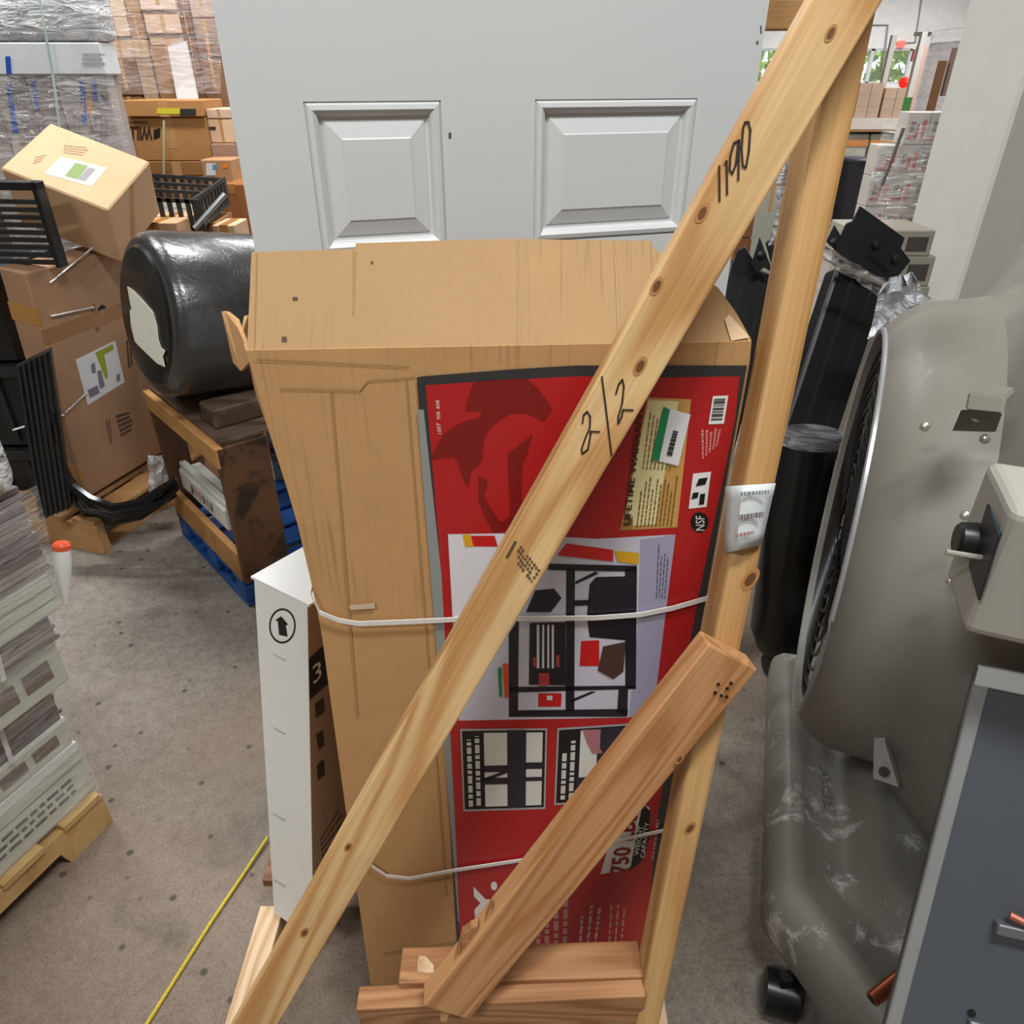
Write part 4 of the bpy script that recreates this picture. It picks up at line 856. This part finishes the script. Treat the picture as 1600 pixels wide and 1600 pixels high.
tag(MB().ribbon([at(59, -20, 4.13), at(70, 45, 4.12), at(82, 110, 4.12), at(97, 225, 4.10), at(102, 330, 4.10)], (.006, 0, 0), (0, -.002, 0)).build('green_strap', plain('#a3b8ab', .35)), 'pale green strap running down the wrapped boxes at far left', 'strap')
tag(MB().ribbon([at(256, 188, 4.66), at(256, 285, 4.66)], (.006, 0, 0), (0, -.002, 0)).build('green_strap', plain('#b3bd93', .35)), 'pale green strap down the lettered brown carton', 'strap')
fm = MB().grid([[at(165 + i * 15, -30 + j * 22, 5.0 + random.uniform(-.02, .02)) for i in range(13)] for j in range(9)])
tag(fm.build('stretch_film', film('thin_film2', .16, '#f4f0f4', .1), smooth=True, recalc=False), 'clear film draped over the far carton heap', 'plastic film')

# ================================================================== right side: black shelf uprights leaning
SHB = plain('#101113', .45, var=.15); PLT = plain('#2a2b2d', .4, .3, var=.15)
def upright(label, pb, pt, wv, width, depth):
    pb, pt = V(pb), V(pt); ax = (pt - pb).normalized(); wv = V(wv); wv = (wv - ax * wv.dot(ax)).normalized(); nv_ = ax.cross(wv); nv_ = nv_ if nv_.y > 0 else -nv_
    L = (pt - pb).length; t = thing('shelf_upright', label, 'shelf part', (pb.x, pb.y, 0), 'black steel shelf uprights')
    o = pb - wv * width / 2
    MB().box(o, wv * width, nv_ * depth, ax * L).build('channel', SHB, t, bevel=.012, seg=2)
    MB().box(o + wv * width * .32 - nv_ * .004, wv * .010, nv_ * .006, ax * L * .98).build('rib', PLT, t)
    MB().box(o + wv * width * .72 - nv_ * .004, wv * .006, nv_ * .006, ax * L * .98).build('rib', PLT, t)
    return t
def plate(t, pts, D, bolts=(), slot=None):
    t = MB().prism([at(x, y, D) for x, y in pts], (.004, .014, 0)).build('connector_plate', PLT, t, bevel=.002)
    for (x, y) in bolts:
        c_ = at(x, y, D - .002); MB().lathe(c_, (EYE - c_), [(0, .017), (.008, .012), (.014, .004)], 8).build('bolt', plain('#3b3c3e', .35, .6), t)
    if slot: MB().prism([at(x, y, D - .003) for x, y in slot], (.001, .003, 0)).build('slot', plain('#050505', .6), t)
ut = upright('black shelf upright with bolted end plate leaning right of the post', at(1226, 800, 2.22), at(1348, 432, 2.62), (1, 0, -.35), .205, .08)
plate(ut, [(1344, 322), (1414, 372), (1408, 388), (1423, 408), (1394, 444), (1330, 418), (1312, 372), (1322, 350), (1332, 346)], 2.56, [(1368, 382), (1398, 404)], [(1356, 402), (1362, 399), (1388, 420), (1384, 426)])
plate(ut, [(1291, 378), (1304, 352), (1316, 372), (1334, 404), (1328, 412), (1306, 392)], 2.52, [(1303, 378)])
ub = ut
b0_, b1_ = atz(1222, 1012, .12), at(1268, 678, 2.05); bd = (b1_ - b0_)
MB().tube([b0_ - bd * .02, b0_, b0_ + bd * .1, b0_ + bd * .6, b1_ - bd * .02, b1_], [.03, .085, .115, .108, .10, .085], 20).build('bundle_body', plain('#0f1011', .32, var=.1), ub, smooth=True)
MB().tube([b1_ - bd * .03 + (b1_ - b0_).normalized() * .0, b1_ + bd * .005], [.103, .092], 20).build('sleeve_edge', film('bundle_film', .3, '#8f8f94', .15), ub, smooth=True)
MB().lathe(atz(1208, 1040, .05), (1, .3, 0), [(-.02, .03), (-.016, .05), (.016, .05), (.02, .03)], 16).build('foot', BLK, ub)
MB().tube([atz(1208, 1040, .05), b0_], .025, 8).build('foot_stem', BLK, ub)
ul = upright('black shelf upright with split end plates leaning left of the post', zcut(at(1182, 418, 2.75), at(1090, 760, 2.3), .01), at(1182, 418, 2.75), (1, 0, -.35), .21, .08)
plate(ul, [(1174, 412), (1187, 371), (1201, 408), (1209, 428), (1194, 418), (1182, 428)], 2.68, [(1189, 398)])
plate(ul, [(1196, 380), (1204, 374), (1214, 384), (1222, 368), (1234, 372), (1230, 412), (1218, 434), (1205, 414)], 2.70, [(1222, 392), (1226, 410)])
plate(ul, [(1138, 440), (1152, 392), (1164, 386), (1180, 412), (1176, 440)], 2.72)
# loose plastic sleeve
g_ = [(1290, 388), (1330, 430), (1350, 460), (1385, 450), (1420, 425), (1462, 480), (1440, 505), (1380, 528)]
rows_ = []
for j in range(5):
    rr_ = []
    for i in range(9):
        q = [(1292, 385), (1462, 478), (1350, 530), (1325, 420)]
        x, y = quadmap([(1380, 440), (1425, 425), (1466, 480), (1355, 530)], i / 8, j / 4)
        rr_.append(at(x + random.uniform(-4, 4), y + random.uniform(-4, 4), 2.2 + random.uniform(-.04, .04)))
    rows_.append(rr_)
ps = thing('plastic_sleeve', 'crumpled clear plastic sleeve slipping off the black shelf upright', 'plastic sleeve', at(1400, 530, 2.2))
MB().grid(rows_).build('loose_end', film('sleeve_film', .8, '#e6e8ee', .08), ps, recalc=False)
rows_ = [[at(quadmap([(1290, 385), (1395, 445), (1385, 470), (1285, 405)], i / 8, j / 3)[0] + random.uniform(-2, 2), quadmap([(1290, 385), (1395, 445), (1385, 470), (1285, 405)], i / 8, j / 3)[1] + random.uniform(-3, 3), 2.42 + random.uniform(-.03, .03)) for i in range(9)] for j in range(4)]
MB().grid(rows_).build('gathered_band', film('sleeve_film2', .6, '#c9c4c2', .1), ps, recalc=False)

# ================================================================== grey evaporative cooler
AZ = .4; cu_ = V((math.sin(AZ), math.cos(AZ), 0)); cn_ = V((math.cos(AZ), -math.sin(AZ), 0)); CZ = V((0, 0, 1))
CC = V((.787, 1.5, .92)); CR = .455
GR = worn('#7c7970', '#8f8c83', .62); GRD = plain('#7a776e', .5, var=.1, scale=3)
cool = thing('evaporative_cooler', 'large grey plastic evaporative cooler with round fan shroud at the right', 'cooler', (1.0, 1.3, 0))
def ring(t, r, sq_, half, n=64, dz=0):
    """ring at depth t blending from a circle of radius r to a rounded square of given half size"""
    out = []
    for k in range(n):
        a = 2 * math.pi * k / n; c_, s_ = math.cos(a), math.sin(a)
        e_ = 7.0; rs = half / ((abs(c_) ** e_ + abs(s_) ** e_) ** (1 / e_)); rad = r * (1 - sq_) + rs * sq_
        out.append(CC + cn_ * t + cu_ * (c_ * rad) + CZ * (s_ * rad + dz))
    return out
def loft(rings, name, mat, cap=True):
    mb = MB(); n = len(rings[0]); 
    for r_ in rings: mb.v += r_
    for i in range(len(rings) - 1):
        for k in range(n): mb.f.append((i * n + k, i * n + (k + 1) % n, (i + 1) * n + (k + 1) % n, (i + 1) * n + k))
    if cap: mb.f.append(tuple((len(rings) - 1) * n + k for k in range(n)))
    return mb.build(name, mat, cool, smooth=True)
loft([ring(.10, .40, 0, 0), ring(.03, CR - .02, 0, 0), ring(-.004, CR - .004, 0, 0), ring(.0, CR + .008, 0, 0), ring(.012, CR + .022, 0, 0), ring(.03, CR + .045, 0, 0), ring(.07, CR + .068, 0, 0, dz=.005), ring(.15, CR + .075, 0, 0, dz=.012), ring(.18, CR + .08, 0, 0, dz=.015), ring(.22, CR + .10, .3, .56, dz=.04), ring(.28, .58, .75, .585, dz=.09), ring(.34, .6, 1, .59, dz=.12), ring(.80, .6, 1, .59, dz=.12)], 'shroud', GR)
# wire guard: rings and radial wires
GW = plain('#3a3b3c', .3, .7); 
for k in range(11):
    r_ = CR * (.16 + .078 * k); d_ = .012 - .05 * (1 - (r_ / CR) ** 2) * 0
    MB().tube([CC + cn_ * .012 + cu_ * (r_ * math.cos(a)) + CZ * (r_ * math.sin(a)) for a in [2 * math.pi * j / 48 for j in range(49)]], .004, 5, False).build('guard_ring', GW, cool, smooth=True)
for k in range(10):
    a = 2 * math.pi * k / 10; d_ = cu_ * math.cos(a) + CZ * math.sin(a)
    MB().tube([CC + cn_ * .016 + d_ * .06, CC + cn_ * .016 + d_ * (CR - .005)], .004, 5).build('guard_wire', GW, cool)
MB().lathe(CC + cn_ * .03, cn_, [(0, .04), (.02, .085), (.09, .085)], 24).build('fan_hub', BLK, cool, smooth=True)
for k in range(5):
    a = 2 * math.pi * k / 5 + .2; d_ = cu_ * math.cos(a) + CZ * math.sin(a); t_ = cn_.cross(d_)
    MB().prism([CC + cn_ * .05 + d_ * .08 - t_ * .04, CC + cn_ * .03 + d_ * .41 - t_ * .1, CC + cn_ * .08 + d_ * .42 + t_ * .08, CC + cn_ * .09 + d_ * .08 + t_ * .04], cn_ * .004).build('fan_blade', plain('#3d3e40', .4), cool)
MB().tube([CC - cn_ * .002 + cu_ * ((CR + .004) * math.cos(a)) + CZ * ((CR + .004) * math.sin(a)) for a in [2 * math.pi * j / 64 for j in range(65)]], .006, 6, False).build('rim_trim', plain('#a9a9ab', .35, .4), cool, smooth=True)
# tank base
N0, F0 = V((.575, .955, .10)), V((.835, 1.77, .10)); bu = (F0 - N0).normalized(); bn = V((bu.y, -bu.x, 0)); BLn = (F0 - N0).length
BP = [N0, F0, F0 + bn * .80, V((1.45, .75, .1)), V((1.10, .52, .1)), V((.70, .66, .1))]
BCn = sum((p for p in BP), V((0, 0, 0))) / len(BP)
def bring(i, z):
    out = []
    for q in range(len(BP)):
        p0_, p1_, p2_ = BP[q - 1], BP[q], BP[(q + 1) % len(BP)]
        d1, d2 = (p1_ - p0_).normalized(), (p2_ - p1_).normalized()
        n1, n2 = V((d1.y, -d1.x, 0)), V((d2.y, -d2.x, 0)); m_ = (n1 + n2); m_ = m_ / max(.4, m_.length_squared / 2)
        if m_.dot(BCn - p1_) < 0: m_ = -m_
        out.append(V((p1_.x, p1_.y, z)) + m_ * i)
    return out
mb = MB(); rg = [bring(.03, .10), bring(.0, .16), bring(.0, .26), bring(.025, .30), bring(.06, .31), bring(.09, .29), bring(.16, .27), bring(.24, .34)]
nb = len(BP)
for i, r_ in enumerate(rg): mb.v += r_
for i in range(len(rg) - 1):
    for k in range(nb): mb.f.append((i * nb + k, i * nb + (k + 1) % nb, i * nb + nb + (k + 1) % nb, i * nb + nb + k))
mb.f += [tuple(range(nb))[::-1], tuple(len(rg) * nb - nb + k for k in range(nb))]
tb_ = mb.build('water_tank', worn('#7a776d', '#c4c2ba', .55), cool, bevel=.018, seg=3, smooth=True)
for c_ in (V((.612, .86, .055)), N0 + bu * (BLn - .12) + bn * .1, V((1.2, .68, .055)), N0 + bu * (BLn - .12) + bn * .7):
    c_.z = .052
    ck_ = MB().box(c_ + V((-.012, -.012, .03)), V((.024, 0, 0)), V((0, .024, 0)), V((0, 0, .05))).build('caster', plain('#2a2a2b', .4, .5), cool)
    MB().lathe(c_ - bn * .02, bn, [(-.02, .03), (-.014, .05), (.056, .05), (.062, .03)], 20).build('wheel', plain('#121213', .3), ck_, smooth=True)
tpl = Plane(N0 + bu * .3 + bn * .2 + V((0, 0, .205)), (-.24, .1, .97))
text(tpl, 'ACE', (1279, 1196), (1285, 1256), (1292, 1196), plain('#3c3a35', .5), cool, .004, 'embossed_letters')
brk = MB().prism([at(1366, 1152, 1.0), at(1382, 1158, .98), at(1404, 1230, .95), at(1364, 1216, .985)], (.01, .015, 0)).build('bracket', plain('#a9a9a6', .4), cool)
MB().lathe(at(1381, 1205, .962), (-.3, -1, .4), [(0, .010), (.004, .010)], 12).build('bracket_bolt', plain('#5d5a52', .4, .5), brk)
# control box
cbA, cbB = atz(1543, 716, 1.40), atz(1583, 797, 1.40); hgt = V((0, 0, -.195)); ob_ = cn_ * .34
cbx = MB().prism([cbA, cbB, cbB + hgt + V((0, 0, .0)), cbA + hgt], ob_).build('control_box', plain('#a7a49b', .5, var=.04), cool, bevel=.014, seg=3)
cpl2 = Plane(cbA, (cbB - cbA).cross(hgt))
MB().prism([cpl2.at(1546, 788), cpl2.at(1565, 834), cpl2.at(1532, 938), cpl2.at(1517, 884)], cpl2.n * .003).build('control_panel', plain('#1e2022', .4), cbx)
pr(cpl2, [(1546, 792), (1549, 796), (1563, 832), (1561, 838)], ink('#4d7a9a'), cbx, .0045, 'panel_print')
ck = cpl2.at(1524, 846); MB().lathe(ck, cpl2.n, [(0, .026), (.02, .024), (.024, .02)], 18).build('knob', BLK, cbx, smooth=True)
ck = cpl2.at(1538, 872); MB().tube([ck, ck + cpl2.n * .045], .004, 8).build('toggle_switch', plain('#d8d5c8', .25, .7), cbx)
# lift bracket and screws on the shroud side
hb = at(1505, 612, 1.22)
MB().prism([at(1512, 612, 1.04), at(1572, 620, 1.0), at(1566, 648, .98), at(1506, 642, 1.02)], cn_ * .02 + cu_ * .05).build('lift_bracket', GRD, cool, bevel=.004)
MB().prism([at(1506, 640, 1.02), at(1566, 646, .98), at(1556, 674, 1.04), at(1492, 672, 1.08)], V((0, .006, -.004))).build('lift_bracket', plain('#6a675f', .5), cool)
for (x, y, d) in ((1445, 667, 1.075), (1526, 651, 1.03), (1539, 686, 1.02), (1508, 806, .97), (1485, 908, .95), (1327, 1146, 1.16)):
    c_ = at(x, y, d); MB().lathe(c_, (EYE - c_), [(0, .008), (.004, .007), (.006, .003)], 10).build('screw', plain('#c9c6bc', .25, .8), cool, smooth=True)

# ================================================================== grey metal unit in the near right corner
uA, uR = atz(1530, 1040, 1.1), atz(1600, 1054, 1.1); uB = atz(1385, 1600, .6)
m1 = (uR - uA).normalized(); m2 = (uB - uA); m2 = m2 * ((uA.z - .0) / (uA.z - uB.z)); m3 = m1.cross(m2).normalized(); m3 = m3 if m3.y > 0 else -m3
unit = thing('metal_unit', 'slate grey metal appliance panel with pale raised rim in the near right corner', 'appliance', uA + m2)
SL = plain('#50545a', .45, .1, var=.06, scale=3); RM = plain('#8f9090', .4, .2, var=.06)
MB().box(uA + m3 * .008, m1 * .7, m2, m3 * .010).build('panel', SL, unit)
wdr = .020
MB().box(uA, m1 * wdr, m2, m3 * .020).build('rim', RM, unit, bevel=.002)
MB().box(uA - m3 * .002, m1 * .7, m2.normalized() * .030, m3 * .02).build('rim', plain('#cfd1d1', .35, .2, var=.04), unit, bevel=.002)
MB().box(uA + m1 * .67, m1 * wdr, m2, m3 * .02).build('rim', RM, unit, bevel=.002)
upl = Plane(uA + m3 * .008, m3)
c0 = upl.at(1556, 1432); MB().prism([upl.at(1553, 1433), upl.at(1660, 1458), upl.at(1658, 1474), upl.at(1549, 1450)], upl.n * .02).build('bracket', plain('#6e7074', .35, .4), unit, bevel=.002)
MB().tube([upl.at(1578, 1430, .014), upl.at(1606, 1444, .02), upl.at(1650, 1452, .02)], .006, 8).build('copper_wire', plain('#9a5a42', .45, .3), unit, smooth=True)
MB().prism([upl.at(1512, 1588), upl.at(1552, 1600), upl.at(1550, 1614), upl.at(1508, 1604)], upl.n * .012).build('bracket', plain('#6e7074', .35, .4), unit, bevel=.002)
MB().lathe(upl.at(1518, 1583, .001), upl.n, [(0, .006), (.001, .006)], 10).build('screw_hole', plain('#0a0a0a', .8, var=0), unit)
cp0, cp1 = at(1362, 1562, .66), at(1420, 1515, .70)
mb = MB().lathe(cp0, cp1 - cp0, [(0, .0085), (.0, .0125), ((cp1 - cp0).length, .0125)], 16, True, True)
cp = mb.build('copper_pipe', plain('#9a5238', .32, .75, var=.15), unit, smooth=True)
MB().lathe(cp0 - (cp1 - cp0).normalized() * .0004, cp1 - cp0, [(0, .0088), (.0003, .0088)], 16).build('pipe_bore', plain('#120d0b', .9, var=0), unit)

# ================================================================== goods seen down the aisle at the right
AG = 'red and white cartons stacked down the aisle'
ORD = ['lowest', 'second', 'third', 'fourth', 'fifth', 'sixth', 'seventh', 'eighth', 'ninth', 'tenth', 'eleventh', 'topmost']
xa0 = at(1346, 300, 4.08).x; cw, chh = .112, .142
for r_ in range(12):
    for c_ in range(4):
        z0 = r_ * chh; a = xa0 + c_ * cw
        if r_ == 11 and c_ == 0: continue
        t = thing('printed_carton', '%s of the %s row of small white cartons printed in red by the column' % (['leftmost carton', 'second carton', 'third carton', 'rightmost carton'][c_], ORD[r_]), 'carton', (a + .05, 4.1, z0), AG)
        jy = random.uniform(0, .012)
        MB().bx(a + .001, a + cw - .001, 4.0 + jy, 4.11, z0 + .001, z0 + chh - .001).build('carton_body', plain('#c3bdb6', .4, var=.08), t, bevel=.003)
        y_ = 3.999 + jy
        for (u0, v0, u1, v1, h_) in ((.015, .025, .06, .042, '#b5464a'), (.05, .03, .065, .09, '#b5464a'), (.02, .055, .045, .10, '#8d8584'), (.078, .025, .098, .105, '#5b5354' if c_ > 1 else '#c06a6a')):
            MB().poly([(a + u0, y_, z0 + v0), (a + u1, y_, z0 + v0), (a + u1, y_, z0 + v1), (a + u0, y_, z0 + v1)]).build('red_print', ink(h_), t, recalc=False)
fm = MB().grid([[V((xa0 - .01 + .47 * i / 8, 3.985 + random.uniform(-.008, .008), .05 + 1.6 * j / 12)) for i in range(9)] for j in range(13)])
tag(fm.build('stretch_film', film('thin_film3', .2, '#f4f4f4', .1), smooth=True, recalc=False), 'clear film round the red printed cartons', 'plastic film')
tag(MB().tube([at(1412, 200, 3.985), at(1378, 290, 3.985)], .008, 6).build('dark_cord', plain('#5d564e', .6)), 'dark cord slanting across the red printed cartons', 'cord')
zz_ = [0, .38, .76, at(1440, 448, 2.9).z, at(1440, 401, 2.9).z, at(1440, 360, 2.9).z]
for k in range(5):
    t = thing('beige_carton', ['lowest', 'second', 'third', 'fourth', 'topmost'][k] + ' beige carton of the stack in front of the white column', 'carton', (1.5, 3.0, zz_[k]), 'beige cartons by the column')
    xr = at((1468, 1468, 1468, 1464, 1452)[k], 400, 2.9).x
    MB().bx(xr - .3, xr, 2.9, 3.15, zz_[k] + .001, zz_[k + 1]).build('carton_body', plain('#a39e90', .5, var=.1), t, bevel=.004)
    if k > 2: MB().poly([(xr + x, 2.8985, zz_[k] + z * (zz_[k + 1] - zz_[k])) for x, z in ((-.10, .2), (-.02, .2), (-.02, .75), (-.10, .75))]).build('dark_square', ink('#4e4a44'), t, recalc=False)
# behind the door edge
stack(1150, 1216, [235, 320, 372, 700], 3.6, .4, ['#a8714c', '#93603f', '#8a5a3b'], ['upper reddish brown carton seen between door and post', 'middle reddish brown carton seen between door and post', 'lower reddish brown carton seen between door and post'])
stack(1214, 1262, [190, 222, 252, 284, 700], 4.6, .4, ['#b9bdb2', '#9fa890', '#b3b6aa', '#a8ab9e'], ['pale green topmost carton between the two rear posts', 'second pale green carton between the two rear posts', 'third pale green carton between the two rear posts', 'lowest pale green carton between the two rear posts'])
fs = MB().grid([[at(1222 - j * 3.4 + i * 5 + random.uniform(-2, 2), 250 + j * 22 + random.uniform(-3, 3), 1.7 + random.uniform(-.01, .01)) for i in range(4)] for j in range(7)])
tag(fs.build('film_strip', film('strip_film', .85, '#eef0f6', .08), recalc=False), 'shiny strip of crumpled film hanging behind the post', 'plastic film')
# trash bin
bn0 = atz(1318, 342, 0); bc = V((bn0.x, bn0.y, 0))
bt = thing('trash_bin', 'dark grey trash bin standing in the aisle behind the post', 'bin', bc)
zt_b = at(1318, 246, bc.y).z
MB().lathe(bc, (0, 0, 1), [(0, .16), (.02, .165), (zt_b - .05, .225)], 20).build('bin_body', plain('#2b2a33', .5), bt, smooth=True)
MB().lathe(bc + V((0, 0, zt_b - .05)), (0, 0, 1), [(0, .24), (.03, .245), (.05, .22)], 20).build('bin_rim', plain('#3a3944', .5), bt, smooth=True)
# rack with two loads of cartons
YR = 13.0
rkx0, rkx1 = at(1322, 190, YR).x, at(1416, 190, YR).x; zbm = at(1380, 192, YR).z
rack = thing('pallet_rack', 'pallet rack with a pale beam carrying two brown loads', 'rack', ((rkx0 + rkx1) / 2, YR, 0))
for x in (rkx0, rkx1 - .08):
    for y in (YR, YR + 1.0): MB().bx(x, x + .08, y, y + .08, 0, zbm + 1.2).build('upright', plain('#c6c2bd', .5), rack)
MB().bx(rkx0, rkx1, YR - .03, YR + .03, zbm - .09, zbm + .07).build('beam', plain('#cfc6bb', .5), rack); MB().bx(rkx0, rkx1, YR + 1.0, YR + 1.06, zbm - .09, zbm + .07).build('beam', plain('#c98a55', .5), rack)
MB().bx(rkx0, rkx1, YR - .02, YR + 1.0, zbm - .12, zbm - .09).build('shelf_board', TANW, rack)
for n_, (xa, xb, yt) in enumerate(((1340, 1378, 130), (1381, 1419, 138))):
    a, b = at(xa, 160, YR).x, at(xb, 160, YR).x; zt_ = at(1380, yt, YR).z
    zz = zbm - .088
    for r_ in range(4):
        for c_ in range(2):
            t = thing('rack_carton', '%s %s carton of the %s load on the far rack' % (['bottom', 'second-row', 'third-row', 'top'][r_], ['left', 'right'][c_], ['left', 'right'][n_]), 'carton', ((a + b) / 2, YR + .5, zz), 'brown cartons on the far rack')
            h_ = (zt_ - zz) / 4
            MB().bx(a + (b - a) * c_ / 2 + .004, a + (b - a) * (c_ + 1) / 2 - .004, YR + .04, YR + .9, zz + h_ * r_ + .002, zz + h_ * (r_ + 1)).build('carton_body', card('#b59a86', .12), t)
for n_, (xa, xb) in enumerate(((1322, 1362), (1363, 1412))):
    a, b = at(xa, 215, YR).x, at(xb, 215, YR).x
    t = thing('wrapped_load', '%s wrapped load with orange edge under the far rack beam' % ['left', 'right'][n_], 'load', ((a + b) / 2, YR + .5, 0))
    MB().bx(a + .01, b - .01, YR + .06, YR + .9, .13, zbm - .16).build('load_body', plain('#a9a99c', .4, var=.2, scale=3), t, bevel=.02)
    MB().bx(a + .01, b - .01, YR + .05, YR + .06, zbm - .34, zbm - .24).build('orange_edge', plain('#c5854e', .5), t)
    for k in range(3): MB().bx(a + .02 + (b - a - .12) * k / 2, a + .1 + (b - a - .12) * k / 2, YR + .05, YR + .9, 0, .128).build('pallet_foot', plain('#23468c', .5), t)
tw = thing('wrapped_tower', 'tall clear-wrapped goods tower against the white column', 'load', (3.1, 6.2, 0))
a, b = at(1442, 120, 6.6).x, at(1510, 120, 6).x
MB().bx(a, b, 6, 6.6, 0, at(1450, 62, 6).z).build('load_body', plain('#dcd6d6', .35, var=.2, scale=5), tw, bevel=.03, seg=2)
MB().bx(a - .02, b + .02, 5.97, 6.62, 0, at(1450, 40, 6).z).build('film_skin', film('tower_film', .2, '#f6f4f6', .2), tw, bevel=.04, seg=2, smooth=True)
for (x0, y0, x1, y1, h_) in ((1462, 95, 1472, 185, '#7c5a3c'), (1423, 152, 1432, 190, '#4e8a4a'), (1478, 75, 1485, 150, '#8b7468')):
    MB().bx(at(x0, 120, 5.94).x, at(x1, 120, 5.94).x, 5.92, 5.96, at(x0, y1, 5.94).z, at(x0, y0, 5.94).z).build('side_strip', plain(h_, .5), tw)
pnl = MB().bx(at(1425, 150, YR + 3).x, at(1440, 150, YR + 3).x, YR + 3, YR + 3.3, 0, at(1432, 72, YR + 3).z).build('wall_panel', plain('#c9a596', .7)); tag(pnl, 'narrow pinkish panel standing beside the far window', 'panel')
MB().bx(at(1426, 88, YR + 2.95).x, at(1436, 88, YR + 2.95).x, YR + 2.95, YR + 3, at(1430, 96, YR + 2.95).z, at(1430, 77, YR + 2.95).z).build('red_notice', plain('#a5545a', .6), pnl)
